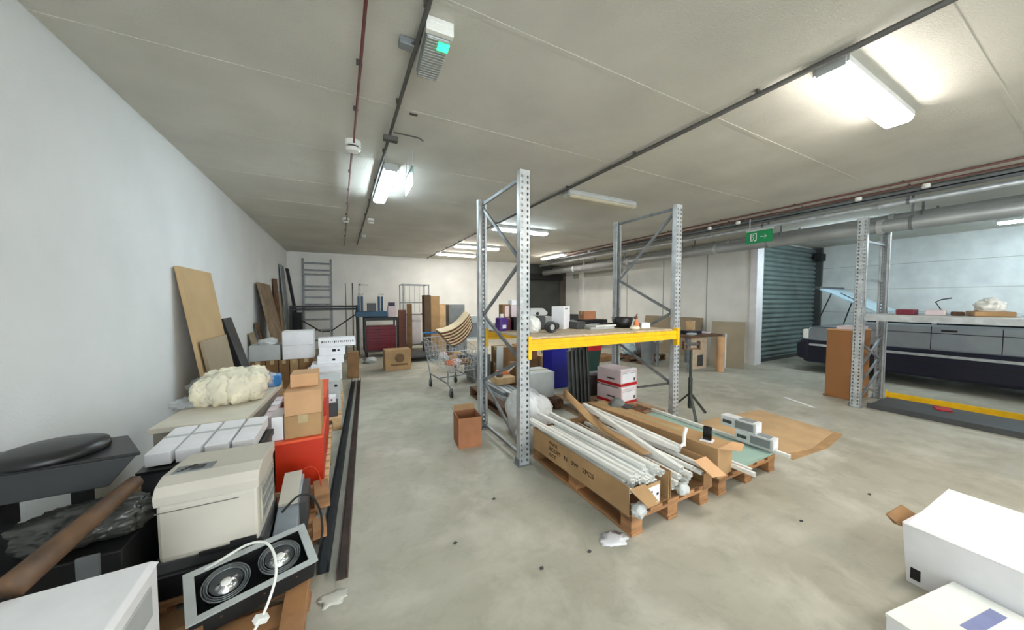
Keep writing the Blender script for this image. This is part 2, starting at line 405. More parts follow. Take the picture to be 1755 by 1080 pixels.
batten('added lit batten light on ceiling behind the camera on the right', 3.34, -1.8, 1, M_lw)  # unseen fitting, added for ambient light from behind the camera
batten('added lit batten light on ceiling far behind the camera', 3.34, -4.4, 1, M_lw)  # another unseen fitting added for fill light from the rear
batten('added lit lengthwise batten light on ceiling behind the camera by left wall', .3, -1.6, 0, M_lc, group='lengthwise batten lights')  # unseen cool fitting added as fill light from behind
batten('added lit batten light on ceiling above the parked car, outside the frame', 9.6, -1.0, 1, M_lc)  # unseen fitting added to bring light into the recess
batten('added cool lit batten light on ceiling over the front of the parked car', 10.7, .6, 0, M_lc, group='lengthwise batten lights')  # extra fitting added to brighten the recess wall
batten('added lit batten light on ceiling right of the camera, outside the frame', 6.3, -2.6, 0, M_lw, group='lengthwise batten lights')  # unseen fitting added as extra light for the floor at right
batten('cool lit batten light mostly hidden above the thick pipes by shutter', 8.85, 2.75, 0, M_lc, group='lengthwise batten lights')
# emergency luminaire
t = thing('emergency_light', 'grey ribbed emergency light with a lit green patch on the ceiling', 'emergency light', (.51, 1.97, H), PI/2-.05)
b = B(); bx(b, -.2, .2, -.075, .075, -.035, 0); finish('housing', b, M_white2, t, bev=.006)
b = B(); extr(b, [(-.07, -.036), (.07, -.036), (.062, -.085), (-.062, -.085)], 'x', -.165, .19); finish('diffuser', b, M_diffg, t, bev=.008)
b = B()
for k in range(16): bx(b, -.16+k*.022, -.156+k*.022, -.06, .06, -.088, -.084)
finish('ribs', b, mat('diffuser_rib', (176, 180, 176), .3), t)
b = B(); bx(b, -.2, -.166, -.074, .074, -.075, -.03); finish('end_cap', b, M_white2, t, bev=.004)
b = B(); bx(b, -.15, -.09, -.062, -.002, -.0905, -.086); finish('green_indicator', b, M_greenL, t)
b = B(); tube(b, [(-.02, .075, -.02), (-.02, .1, -.03), (.0, .12, -.035)], .008); finish('cable_gland', b, M_cond, t)
# detectors
def det(x, y, label, s=1.0, m=M_white2):
    t = thing('smoke_detector', label, 'smoke detector', (x, y, H))
    b = B(); lathe(b, [(.055*s, 0), (.055*s, -.035*s), (.045*s, -.04*s)]); finish('base', b, m, t, smooth=False)
    b = B(); lathe(b, [(.04*s, -.04*s), (.04*s, -.052*s)]); finish('sensor_slot', b, M_black, t)
    b = B(); lathe(b, [(.05*s, -.052*s), (.052*s, -.06*s), (.04*s, -.075*s), (.015*s, -.08*s)]); finish('cap', b, m, t)
det(.135, 3.475, 'white round smoke detector on ceiling where red cable turns pale', 1.25)
det(.12, 6.7, 'small white detector on ceiling further down the pale cable run')
det(.52, 6.55, 'small white detector on ceiling beside the dark conduit, far from camera', 1.1)
b = B(); bx(b, -.05, .05, -.15, .15, -.06, 0); mono('ceiling_box', 'small grey box fixed on ceiling near end of the dark conduit', 'ceiling box', b, M_lgrey, (.5, 8.3, H), bev=.006)
# edge-on exit sign near the cool lamp
t = thing('hanging_sign', 'pale green glassy sign hanging edge-on beside cool lit batten', 'sign', (.66, 3.55, H))
b = B(); bx(b, -.004, .004, -.2, .2, -.36, -.17); finish('panel', b, M_gsign, t)
b = B(); tube(b, [(0, -.16, -.17), (0, -.16, 0)], .004); tube(b, [(0, .16, -.17), (0, .16, 0)], .004); bx(b, -.012, .012, -.21, .21, -.175, -.155); finish('hanger', b, M_lgrey, t)
b = B(); tube(b, [(0, 0, 0), (.22, 0, 0), (.26, .02, -.01)], .006); mono('sensor_cable', 'thin cable stub from dark junction box towards hanging sign', 'cable', b, M_cond, (.44, 3.06, 2.97))
b = B(); bx(b, -.03, .03, -.01, .01, 0, .008); mono('ceiling_bracket', 'tiny dark bracket on ceiling left of the hanging sign', 'bracket', b, M_cond, (.55, 2.75, H-.0085))
# exit sign
t = thing('exit_sign', 'green exit sign with white doorway and arrow hanging under right conduits', 'sign', (6.55, 3.12, 2.97))
b = B(); bx(b, -.012, .012, -.2, .2, -.445, -.235); finish('panel', b, M_green, t, bev=.002)
b = B(); bx(b, -.02, .02, -.205, .205, -.235, -.205); finish('top_rail', b, M_lgrey, t)
b = B(); tube(b, [(0, .15, -.205), (0, .15, 0)], .009); finish('hanger', b, M_lgrey, t)
b = B(); X = -.0145   # seen from -X: picture left = +Y
def sq(y0, y1, z0, z1): bx(b, X-.0005, X+.003, min(y0,y1), max(y0,y1), z0, z1)
sq(.13, .115, -.41, -.27); sq(.13, .03, -.285, -.27); sq(.045, .03, -.41, -.27); sq(.13, .095, -.41, -.395); sq(.065, .03, -.41, -.395)
bar(b, (X+.001, .10, -.32), (X+.001, .07, -.35), .003, .022, (1,0,0)); bar(b, (X+.001, .07, -.35), (X+.001, .095, -.395), .003, .014, (1,0,0))
sq(.092, .075, -.315, -.297)
sq(-.03, -.12, -.348, -.336)
bar(b, (X+.001, -.085, -.305), (X+.001, -.125, -.342), .003, .014, (1,0,0)); bar(b, (X+.001, -.085, -.379), (X+.001, -.125, -.342), .003, .014, (1,0,0))
finish('pictogram', b, M_white, t)

# ================================================================== RACKS
def post_mesh(Hh, w=.105, d=.07, pitch=.05):
    """perforated rack post standing at origin, web on -Y"""
    b = B(); xs = [-w/2, -.036, -.020, .020, .036, w/2]; zs = [0, .03]; z = .03
    while z+pitch < Hh: zs += [z+pitch*.45, z+pitch]; z += pitch
    zs.append(Hh); cache = {}
    def V(i, j):
        if (i, j) not in cache: cache[(i, j)] = b.verts.new((xs[i], -d/2, zs[j]))
        return cache[(i, j)]
    for j in range(len(zs)-1):
        for i in range(5):
            if i in (1, 3) and j % 2 == 1 and j < len(zs)-2: continue
            b.faces.new([V(i, j), V(i+1, j), V(i+1, j+1), V(i, j+1)])
    t = .003
    for s in (-1, 1):
        x = s*w/2
        bx(b, min(x, x-s*t), max(x, x-s*t), -d/2, d/2-.012, 0, Hh)
        bx(b, min(x, x-s*.03), max(x, x-s*.03), d/2-.015, d/2-.012, 0, Hh)
        bx(b, min(x-s*.03, x-s*.027), max(x-s*.03, x-s*.027), -.005, d/2-.012, 0, Hh)
    bx(b, -.018, .018, -d/2+.001, -d/2+.004, .0, Hh)
    return b
POSTM = {}
def rack_frame(label, loc, rz, Hh, depth, nodes, horiz, name='rack_frame', group='upright pallet rack frames'):
    """frame in local YZ plane, front post at y=0, rear post at y=depth. nodes: list of (side, z) zigzag"""
    t = thing(name, label, 'rack frame', loc, rz, group)
    for k, y in enumerate((0, depth)):
        o = finish('post', post_mesh(Hh), M_galv, t); o.location = (0, y, .004)
        if k: o.rotation_euler = (0, 0, PI)
        b = B(); bx(b, -.07, .07, -.055, .055, 0, .005); bx(b, -.058, -.053, -.04, .04, .005, .06); p = finish('base_plate', b, M_galvD, t); p.location = (0, y, 0)
    fy = [.036, depth-.036]
    for (s0, z0), (s1, z1) in zip(nodes, nodes[1:]):
        b = B(); bar(b, (0, fy[s0], z0), (0, fy[s1], z1), .03, .022, (1,0,0)); finish('brace', b, M_galvD, t)
    for z in horiz:
        b = B(); bar(b, (0, fy[0], z), (0, fy[1], z), .03, .022, (1,0,0)); finish('brace', b, M_galvD, t)
    return t
nL = [(1, 2.55), (0, 1.86), (1, 1.34), (0, .95), (1, .58), (0, .14)]
rack_frame('tall galvanised rack frame nearest camera, left end of the yellow beam', (1.46, 2.57, 0), 0, 2.65, .95, nL, (2.6, .07))
nR = [(0, 2.57), (1, 1.80), (0, 1.36), (1, .88), (0, .48), (1, .18)]
rack_frame('tall galvanised rack frame at right end of the yellow beam', (3.62, 2.61, 0), 0, 2.65, .95, nR, (2.62,))
def beam(label, x0, x1, y, z0, z1, m, dep=.045, side=-1, name='rack_beam'):
    t = thing(name, label, 'rack beam', ((x0+x1)/2, y, z0), 0, None)
    L = (x1-x0)/2; h = z1-z0
    b = B(); extr(b, [(-dep/2, 0), (dep/2, 0), (dep/2, h), (-dep/2+.008, h), (-dep/2, h*.9), (-dep/2, h*.66), (-dep/2+.006, h*.62), (-dep/2+.006, h*.4), (-dep/2, h*.36)], 'x', -L, L)
    finish('beam_profile', b, m, t)
    for s in (-1, 1):
        b = B(); x = s*(L+.003)
        bx(b, min(x, x-s*.006), max(x, x-s*.006), -dep/2-.012, dep/2, -.075, h+.035)
        bx(b, min(x-s*.003, x+s*.03), max(x-s*.003, x+s*.03), -dep/2-.013, -dep/2-.008, -.075, h+.035)
        finish('end_bracket', b, m, t)
    return t
beam('bright yellow front rack beam spanning the two tall frames', 1.523, 3.557, 2.555, 1.045, 1.145, M_yel)
beam('orange-yellow rear rack beam under the far edge of the chipboard shelf', 1.523, 3.557, 3.53, 1.045, 1.145, M_yel)
b = B(); bx(b, -1.0, 1.0, -.47, .47, 0, .018); mono('shelf_board', 'chipboard shelf deck lying on the yellow rack beams', 'shelf', b, M_ply, (2.54, 3.05, 1.146))
# right-hand rack
t = rack_frame('slim galvanised rack frame standing beside the brown cabinet and car', (6.45, 1.79, 0), -PI/2, 2.65, .88,
               [(0, .92), (1, .62), (0, .30), (1, .1)], (2.34, 1.8), group=None)
for a, c in (((.036, .55), (.844, .95)), ((.036, .08), (.844, .45))):
    b = B(); bar(b, (.012, a[0], a[1]), (.012, c[0], c[1]), .03, .022, (1,0,0)); finish('brace', b, M_galvD, t)
def ybeam(label, x, y0, y1, z0, z1, m):
    t = thing('rack_beam', label, 'rack beam', (x, (y0+y1)/2, z0), 0); L = (y1-y0)/2; h = z1-z0
    b = B(); bx(b, -.02, .02, -L, L, 0, h); bx(b, -.024, -.02, -L, L, h*.62, h); bx(b, -.024, -.02, -L, L, 0, h*.35); finish('beam_profile', b, m, t)
    b = B(); bx(b, -.03, .02, L, L+.006, -.04 if z0 > .2 else 0, h+.03); finish('end_bracket', b, m, t)
ybeam('galvanised front beam carrying the cluttered shelf of right-hand rack', 6.44, -1.2, 1.73, 1.23, 1.30, M_galv)
ybeam('galvanised rear beam of right-hand rack shelf, in front of the car', 7.34, -1.2, 1.73, 1.23, 1.30, M_galv)
ybeam('yellow beam lying on the floor in front of the car', 7.5, -1.2, 1.74, 0, .09, M_yel)
b = B(); bx(b, -.47, .47, -1.45, 1.45, 0, .016); mono('shelf_board', 'grey shelf deck on right-hand rack in front of the car', 'shelf', b, M_lgrey, (6.89, .26, 1.3005))
b = B(); bx(b, -.4, .4, -1.4, 1.4, 0, .04); bx(b, -.42, -.4, -1.4, 1.4, 0, .07); mono('metal_grating', 'flat dark grey metal deck on floor under right-hand rack', 'deck', b, M_dgrey, (6.95, .30, 0))

# ================================================================== PALLETS
def pallet(label, cx, cy, L, Wd, rz=0, n=5, m=M_wood, z=0, bw=None, group='wooden pallets'):
    """long axis local X (deck boards along X)"""
    t = thing('wooden_pallet', label, 'pallet', (cx, cy, z), rz, group)
    w = bw or Wd/n*.72; l, d = L/2, Wd/2
    for k in range(n):
        y = -d + w/2 + (Wd-w)*k/(n-1)
        b = B(); bx(b, -l, l, y-w/2, y+w/2, .122, .144); finish('deck_board', b, m, t, bev=.002)
    for x in (-l+.05, 0, l-.05):
        b = B(); bx(b, x-.05, x+.05, -d, d, .1, .1215); finish('stringer_board', b, m, t, bev=.002)
        for y in (-d+.05, 0, d-.05):
            b = B(); bx(b, x-.05 if abs(x) < .01 else x-.045, x+.05 if abs(x) < .01 else x+.045, y-.05, y+.05, .0215, .0995); finish('block', b, m, t, bev=.003)
    for y in (-d+.05, 0, d-.05):
        b = B(); bx(b, -l, l, y-.05, y+.05, 0, .021); finish('bottom_board', b, m, t, bev=.002)
    return t
pallet('wooden pallet under the open cartons of white tubes, nearest the camera', 2.005, 2.025, 1.2, .80, PI/2)
pallet('wooden pallet under the glass panels and the long closed carton', 2.965, 2.03, 1.2, .84, PI/2)
pallet('weathered pallet behind the tube cartons, carrying red-striped white boxes', 3.14, 3.27, 1.2, .84, PI/2, m=mat('weathered_timber', (170, 138, 106), .85, var=.25, scale=4))
pallet('dark wooden pallet under grey metal profiles behind the left rack frame', 2.25, 4.27, 1.2, .9, PI/2, m=M_woodD)
pallet('wooden pallet at bottom left under the white box and double spotlight', -.76, 1.5, 1.2, .8, 0)
pallet('wooden pallet under the cream printer and black machines', -.77, 2.34, 1.2, .74, 0)
pallet('wooden pallet with many board ends showing beside the orange boxes', -.725, 3.4, 1.24, 1.3, 0, n=10, m=M_woodL)
pallet('wooden pallet under the far stacks of white and brown boxes', -.61, 5.75, 1.24, 1.35, 0, n=9, m=M_woodL)
pallet('wooden pallet under grey storage boxes behind the orange boxes', -.50, 4.65, .98, .8, 0, n=5, m=M_woodL)
pallet('low dark pallet on far floor under grey boxes left of workbench', 6.75, 5.85, 1.1, .8, .15, m=M_woodD)

# ================================================================== CENTRE: TUBE CARTONS ON PALLETS
def open_trough(label, x0, x1, y0, y1, z0, z1, rz=0, frontopen=True):
    t = thing('open_carton', label, 'box', ((x0+x1)/2, (y0+y1)/2, z0), rz); a, c, h = (x1-x0)/2, (y1-y0)/2, z1-z0; k = .005
    b = B(); bx(b, -a, -a+k, -c, c, 0, h); finish('side_panel', b, M_card, t)
    b = B(); bx(b, a-k, a, -c, c, 0, h); finish('side_panel', b, M_card, t)
    b = B(); bx(b, -a+k, a-k, -c, c, 0, k); finish('bottom_panel', b, M_cardD, t)
    b = B(); bx(b, -a+k, a-k, c-k, c, 0, h); finish('end_panel', b, M_cardD, t)
    return t
bx1 = open_trough('long open brown carton full of white tubes, printed text on side', 1.565, 1.955, 1.43, 2.54, .1445, .335, rz=.02)
# printed lines on the left side face (faces -X; reading direction runs towards -Y)
for s, y, z, sz in (('PACK', .30, .135, .04), ('ECOM   N   3W   2PCS', .30, .085, .048), ('CCT', .30, .035, .04)):
    text(s, sz, M_ink, bx1, (-.1965, y, z), (PI/2, 0, -PI/2), xs=1.15)
b = B(); bx(b, -.03, .10, -.557, -.552, .0, .155); finish('end_flap', b, M_card, bx1)
b = B(); bx(b, -.02, .09, -.560, -.557, .02, .135); finish('paper_label', b, M_white, bx1)
for dx, dz in ((0, .095), (.06, .07), (.02, .035)):
    b = B(); bx(b, dx, dx+.02, -.562, -.560, dz, dz+.015); finish('label_print', b, M_inkb, bx1)
b = B(); hexa(b, [(-.19, -.555, .17), (-.05, -.555, .17), (-.06, -.66, .12), (-.16, -.67, .11), (-.19, -.555, .175), (-.05, -.555, .175), (-.06, -.66, .125), (-.16, -.67, .115)]); finish('end_flap', b, M_card, bx1)
bx2 = open_trough('second open brown carton of white tubes with curled rear flap', 1.975, 2.375, 1.43, 2.54, .1445, .34, rz=0)
b = B()
hexa(b, [(.06, -.55, .20), (.2, -.55, .20), (.2, -.70, .13), (.07, -.68, .14), (.06, -.55, .205), (.2, -.55, .205), (.2, -.70, .135), (.07, -.68, .145)]); finish('end_flap', b, M_cardL, bx2)
b = B(); bx(b, .1, .2, -.6, -.595, 0, .12); finish('end_flap', b, M_cardD, bx2)
# curled flap : long sheet along the left top edge bending upward at the rear
b = B(); rows = []
for i in range(17):
    u = i/16; y = -.30 + 1.0*u
    hgt = .20 + .03*u + .17*max(0, u-.45)**1.1*1.8
    row = []
    for j in range(7):
        w = j/6; row.append(b.verts.new((-.18 + .20*w*(1-.35*u) - .10*u*w, y, hgt + .10*math.sin(w*1.5)*u*u - .03*w)))
    rows.append(row)
for r0, r1 in zip(rows, rows[1:]):
    for j in range(6): b.faces.new([r0[j], r0[j+1], r1[j+1], r1[j]])
fl = finish('long_flap', b, M_card, bx2, solid=.005, smooth=True)
def tubep(p, q, label, w=.024, group='white aluminium tubes in the open cartons', m=M_alu):
    p, q = Vector(p), Vector(q); d = q-p; L = d.length
    b = B(); h = w/2; t = .0025
    for a0, a1, c0, c1 in ((-h, h, -h, -h+t), (-h, h, h-t, h), (-h, -h+t, -h+t, h-t), (h-t, h, -h+t, h-t)): bx(b, 0, L, a0, a1, c0, c1)
    rz = math.atan2(d.y, d.x); ry = -math.asin(d.z/L)
    return mono('aluminium_tube', label, 'tube', b, m, p, group=group, rot=(0, ry, rz))
GL = 'white square aluminium tube heaped in the near open carton'
k = 0
for lay, (z, n, x0, x1) in enumerate(((.17, 13, 1.585, 1.925), (.195, 13, 1.59, 1.925), (.22, 12, 1.59, 1.92), (.245, 12, 1.60, 1.93), (.27, 11, 1.60, 1.93), (.295, 11, 1.60, 1.935), (.322, 11, 1.605, 1.935), (.348, 9, 1.63, 1.925))):
    if lay < 4 : continue
    for i in range(n):
        x = x0 + (x1-x0)*i/(n-1); off = random.uniform(-.04, .05)
        e = .012 if lay == 7 else .002
        tubep((x+random.uniform(-e, e)+.01, 1.47+off+(.05 if lay < 5 else 0), z), (x+random.uniform(-e, e)-.01, min(2.50, 2.46+off), z), GL)
for i, (xa, xb, ya, yb, z) in enumerate(((1.615, 1.545, 1.44, 2.60, .375), (1.665, 1.575, 1.47, 2.62, .3755), (1.80, 1.72, 1.50, 2.72, .376), (1.86, 1.83, 1.47, 2.66, .376))):
    tubep((xa, ya, z), (xb, yb, z+.006), 'white square aluminium tube lying loose on top of near open carton', .026, group='loose white tubes on top of near carton')
for i in range(8):
    x = 2.0 + i*.047; z = .29 if i % 2 else .262
    tubep((x+.0, 1.40+.02*(i % 3), z), (x-.004, 2.5, z), 'white square aluminium tube inside the second open carton', .026, group='white tubes in the second carton')
for i in range(6):
    x = 2.02 + i*.052
    tubep((x+.0, 1.44+.02*(i % 3), .205), (x-.004, 2.5, .205), 'white square aluminium tube low inside the second open carton', .026, group='lower white tubes in the second carton')
tubep((1.99, 1.36, .378), (2.12, 2.50, .475), 'long white tube lying crosswise over both open cartons', .034, None)
tubep((2.31, 1.60, .345), (2.16, 2.66, .42), 'long white tube lying over second carton beside the crosswise one', .034, None)
tubep((2.35, 1.62, .35), (2.23, 2.6, .42), 'white tube resting along right edge of second open carton', .03, None)
b = B(); tube(b, [(0, 0, 0), (.03, .02, .07), (.07, .03, .12)], .014, 8); tube(b, [(.0, 0, .02), (-.06, -.01, .01)], .012, 8); mono('plastic_fitting', 'small white plastic elbow fitting on right edge of second carton', 'fitting', b, M_white2, (2.36, 1.60, .365))
for i, (x, y, z, l) in enumerate(((1.62, 1.385, .17, 'wad of clear plastic wrap at near corner of first open carton'), (2.08, 1.41, .17, 'clump of clear plastic wrap between the two open cartons'), (2.45, 1.48, .17, 'crumpled plastic wrap and tube ends at right corner of pallet'))):
    b = B(); blob(b, (0, 0, .03), (.05, .035, .045), .5, 3, -.02, sub=3, seed=i); mono('plastic_wrap', l, 'plastic wrap', b, M_film2, (x, y-.0, z), smooth=True)
# long closed carton
t = thing('long_carton', 'long closed brown carton lying beside the green glass panels', 'box', (2.565, 2.09, .1445), .09)
b = B(); bx(b, -.115, .115, -.66, .66, 0, .235); finish('body', b, M_card, t, bev=.004)
b = B(); bx(b, -.025, .025, -.3, .661, .2345, .237); finish('tape', b, M_tape, t)
b = B(); hexa(b, [(-.115, -.66, .236), (.115, -.66, .236), (.17, -.72, .225), (.02, -.76, .222), (-.115, -.66, .24), (.115, -.66, .24), (.17, -.72, .229), (.02, -.76, .226)]); finish('end_flap', b, M_cardL, t)
# black item on carton
t = thing('black_holder', 'small black upright plastic holder standing on the long carton', 'holder', (2.60, 1.56, .385), .35)
b = B(); extr(b, [(-.022, 0), (.022, 0), (.024, .08), (.014, .105), (-.014, .105), (-.024, .08)], 'y', -.03, .03); finish('body', b, M_blackgl, t, bev=.004)
b = B(); bx(b, -.06, .03, -.045, .045, -.003, 0.001); finish('paper_slip', b, M_white, t)
# glass panels + edging
for i in range(3):
    b = B(); bx(b, -.29, .29, -.6, .6, 0, .008); mono('glass_sheet', ('pale green glass panel, topmost on the pallet', 'pale green glass panel, middle of the stack on the pallet', 'pale green glass panel, lowest on the pallet')[i], 'glass panel', b, M_glass, (3.075, 2.03, .146+.009*(2-i)), rz=.02*(i-1), group=None)
for x, ya, yb, z, l in ((3.325, 1.30, 2.66, .191, 'white edge tube lying along right side of glass panels'), (3.40, 1.36, 2.7, .165, 'outermost white edge tube right of glass panels'), (2.74, 1.28, 2.0, .192, 'white tube end sticking out between long carton and glass'), (2.79, 1.33, 2.1, .190, 'short white tube on left side of glass panels')):
    tubep((x, ya, z), (x-.02, yb, z), l, .028, None)
b = B(); bx(b, -.05, .05, -.06, .06, 0, .02); bx(b, -.03, .03, -.03, .03, .02, .045); mono('metal_bracket', 'small silver bracket on far end of glass panels', 'bracket', b, M_galv, (2.95, 2.55, .174), rz=.4, bev=.004)
b = B(); bar(b, (-.09, 0, .01), (.09, 0, .014), .03, .012); bx(b, .06, .1, -.02, .02, 0.003, .03); mono('wooden_stick', 'small brown handle lying across the glass panels', 'handle', b, M_woodD, (2.98, 2.1, .174), rz=.25)
def greybox(label, x, y, z, rz):
    t = thing('small_box', label, 'box', (x, y, z), rz, None)
    b = B(); bx(b, -.055, .055, -.15, .15, 0, .095); finish('body', b, mat('pale_grey_card', (212, 213, 214), .6), t, bev=.003)
    b = B(); bx(b, -.0565, -.055, -.13, .02, .012, .08); finish('printed_panel', b, M_mgrey, t)
    b = B(); bx(b, -.0575, -.0563, .05, .13, .03, .06); finish('label_print', b, M_dgrey, t)
    b = B(); bx(b, -.04, .04, -.1515, -.15, .02, .075); finish('end_label', b, M_white, t)
    b = B(); bx(b, -.045, .045, -.12, .0, .095, .0965); finish('top_print', b, M_mgrey, t)
greybox('grey and white printed box lying on glass, lower of the two', 3.31, 1.55, .2075, .05)
greybox('grey and white printed box stacked on top of its twin', 3.31, 1.68, .3045, .02)
b = B(); blob(b, (0,0,0), (.06, .05, .02), .5, 3, -.012, sub=3); mono('torn_paper', 'torn white paper at right corner of glass pallet', 'paper', b, M_white, (3.37, 1.46, .166), smooth=True)
# flat cardboard
b = B(); extr(b, [(-.42, -.42), (-.1, -.47), (.63, -.38), (.68, -.30), (.75, .42), (-.32, .5), (-.5, .44)], 'z', 0, .008); mono('cardboard_sheet', 'large flat brown cardboard sheet lying on floor, upper one', 'cardboard', b, M_cardS, (4.28, 1.93, .009), rz=-.03)
b = B(); extr(b, [(-.5, -.47), (.1, -.5), (.70, -.42), (.73, -.1), (.6, .2), (-.4, .4)], 'z', 0, .007); mono('cardboard_sheet', 'brown cardboard sheet peeking out beneath the large flat one', 'cardboard', b, M_card, (4.27, 1.90, .0005), rz=-.02)
b = B(); bx(b, -.006, .0, -.1, .1, 0, .001); bx(b, -.05, .05, -.004, .004, 0, .0015); mono('tape_strip', 'brown tape strip on flat cardboard behind the grey boxes', 'tape', b, M_cardD, (4.05, 1.85, .0175), rz=.2)

# roller stand
t = thing('roller_stand', 'dark green metal roller stand with tripod feet behind glass pallet', 'stand', (4.03, 2.66, 0), -.45)
b = B(); tube(b, [(0, 0, .12), (0, 0, .87)], .018, 10); tube(b, [(0, 0, .10), (0, 0, .5)], .026, 10); finish('pole', b, mat('dark_green_steel', (50, 58, 52), .5, .2), t)
for a in (PI*.08, PI*.75, PI*1.42):
    b = B(); bar(b, (0, 0, .30), (.26*math.cos(a), .26*math.sin(a), .012), .028, .022); finish('leg', b, MATS['dark_green_steel'], t)
b = B(); bx(b, -.10, .10, -.02, .02, .87, .885)
for s in (-1, 1): bx(b, s*.10-.006, s*.10+.006, -.03, .03, .87, .975)
finish('head_bracket', b, M_woodD, t)
b = B(); tube(b, [(-.094, 0, .94), (.094, 0, .94)], .02, 12); finish('roller', b, M_dgrey, t)

# red striped white boxes
def rwbox(label, z, rz, x=3.3, y=3.23):
    t = thing('striped_box', label, 'box', (x, y, z), rz)
    b = B(); bx(b, -.16, .16, -.2, .2, 0, .22); finish('body', b, M_pink, t, bev=.004)
    b = B(); bx(b, -.161, .161, -.201, .201, .012, .05); finish('red_stripe', b, M_redp, t)
    b = B(); bx(b, -.13, .13, -.202, -.2, .06, .19); finish('paper_label', b, M_white, t)
    b = B(); bx(b, .09, .12, -.2035, -.202, .07, .11); bx(b, -.13, .13, -.2035, -.202, .178, .182); bx(b, -.162, -.16, -.1, .02, .09, .11); finish('label_print', b, M_dgrey, t)
    b = B(); bx(b, -.155, .155, -.195, -.15, .22, .232); finish('lid_flap', b, M_white, t)
rwbox('white carton with red base stripe, lower one beside far rack post', .1445, .12)
rwbox('white carton with red base stripe, stacked on its twin by far post', .3825, .08)
# dark goods beside
b = B(); bx(b, -.2, .2, -.12, .12, 0, .26); bx(b, -.21, .21, -.13, .13, .24, .27)
mono('dark_crate', 'dark brown crate of scrap on weathered pallet behind striped boxes', 'crate', b, mat('very_dark_brown', (56, 40, 32), .7, var=.3), (3.20, 3.68, .1445), rz=.05)
for i, (x, y, z, a, l) in enumerate(((3.05, 2.95, .1445, .1, 'loose brown plank on the weathered pallet, second from camera'), (3.05, 2.82, .1445, .02, 'loose dark plank on weathered pallet, nearest the camera'))):
    b = B(); bx(b, -.3, .3, -.05, .05, 0, .03); mono('loose_plank', l, 'plank', b, M_woodD if i else M_wood, (x, y, z), rz=a)
b = B(); bar(b, (2.98, 3.78, .445), (3.42, 3.50, .445), .05, .04); mono('metal_rail', 'grey metal rail resting on dark crate beside standing grey profiles', 'rail', b, M_galvD)
# grey cap on carton rear
t = thing('baseball_cap', 'grey cloth cap lying at far end of the long carton', 'cap', (2.62, 2.56, .381), .4)
b = B(); blob(b, (0, 0, .0), (.10, .08, .07), .2, 2, 0, sub=3); finish('crown', b, mat('grey_cloth', (112, 114, 112), .9, var=.2), t, smooth=True)
b = B(); extr(b, [(-.06, -.07), (.06, -.07), (.08, -.15), (0, -.17), (-.08, -.15)], 'z', .002, .008); finish('brim', b, M_dgrey, t)

# standing grey profiles
for i in range(14):
    x = 2.70 + .021*i; hh = .66 + random.uniform(-.02, .05)
    b = B(); w = .036
    bx(b, -w/2, w/2, -.012, .012, 0, hh+.05); bx(b, -w/2, -w/2+.006, -.022, .012, 0, hh+.05); bx(b, w/2-.006, w/2, -.022, .012, 0, hh+.05)
    mono('grey_profile', 'dark grey channel profile standing upright in bundle under yellow beam', 'profile', b, (mat('slate_steel', (78, 80, 78), .5, .2), M_galvD, mat('olive_grey_steel', (104, 106, 96), .5, .2))[i % 3], (x, (3.39, 3.48, 3.435)[i % 3], .1445), rz=random.uniform(-.3, .3), group='upright grey profiles under the yellow beam', rot=(.0, -.06+random.uniform(-.02, .02), random.uniform(-.1, .1)))
t = carton('grey_carton', 'pale grey carton on dark pallet below the yellow beam', 2.29, 2.68, 3.80, 4.2, .1445, .50, M_lgrey, rz=-.05)
t = carton('blue_crate', 'bright blue plastic crate standing behind upright grey profiles', 3.16, 3.5, 4.55, 4.85, .0, .72, M_blue, tape=False, cat='crate')
b = B(); bx(b, -.175, .175, -.155, .155, .70, .725); finish('rim', b, M_navy, t)
t = thing('waste_bin', 'dark green bin with red lid on floor beyond grey profiles', 'bin', (4.78, 5.50, 0))
b = B(); taper(b, -.15, .15, -.14, .14, 0, -.19, .19, -.18, .18, .44); finish('body', b, M_dgreen, t)
b = B(); bx(b, -.2, .2, -.19, .19, .44, .70); finish('lid', b, M_redp, t, bev=.01)
# metal profiles pile on dark pallet
for i in range(9):
    x = 1.95+.07*(i % 5)+(.03 if i > 4 else 0); z = .1445 + (.05 if i > 4 else 0)
    b = B(); bx(b, -.03, .03, -.5, .5, 0, .045); bx(b, -.03, -.026, -.5, .5, .045, .05); bx(b, .026, .03, -.5, .5, .045, .05)
    mono('steel_profile', 'grey steel profile lying flat in the heap on dark pallet', 'profile', b, (M_galv, M_galvD, M_mgrey)[i % 3], (x, 4.42+.03*(i % 3), z), group='steel profiles heaped on dark pallet')
for i, (x, y, z, sx, sy, sz, m, l) in enumerate(((2.2, 4.5, .246, .3, .28, .1, M_woodL, 'flat cream cardboard tray lying on steel profiles'), (2.25, 4.6, .347, .2, .12, .06, M_orange, 'orange plastic scrap piece on the cream tray'), (2.12, 4.45, .347, .08, .07, .05, M_dgrey, 'dark scrap piece on the near corner of cream tray'), (2.48, 4.70, .1445, .12, .1, .36, M_cardD, 'small brown box standing behind cream tray'))):
    b = B(); bx(b, -sx/2, sx/2, -sy/2, sy/2, 0, sz); mono('scrap_box' if i else 'cardboard_tray', l, 'scrap', b, m, (x, y, z), rz=.3*i, bev=.004)
b = B(); bar(b, (2.34, 4.62, .36), (2.56, 4.42, .64), .12, .02); mono('white_board', 'small white panel leaning over the steel profile heap', 'panel', b, M_white2)
b = B(); bar(b, (2.42, 5.08, 0), (2.42, 5.06, .72), .12, .02, (0,1,0)); mono('grey_board', 'narrow grey panel standing behind the dark pallet', 'panel', b, M_lgrey)

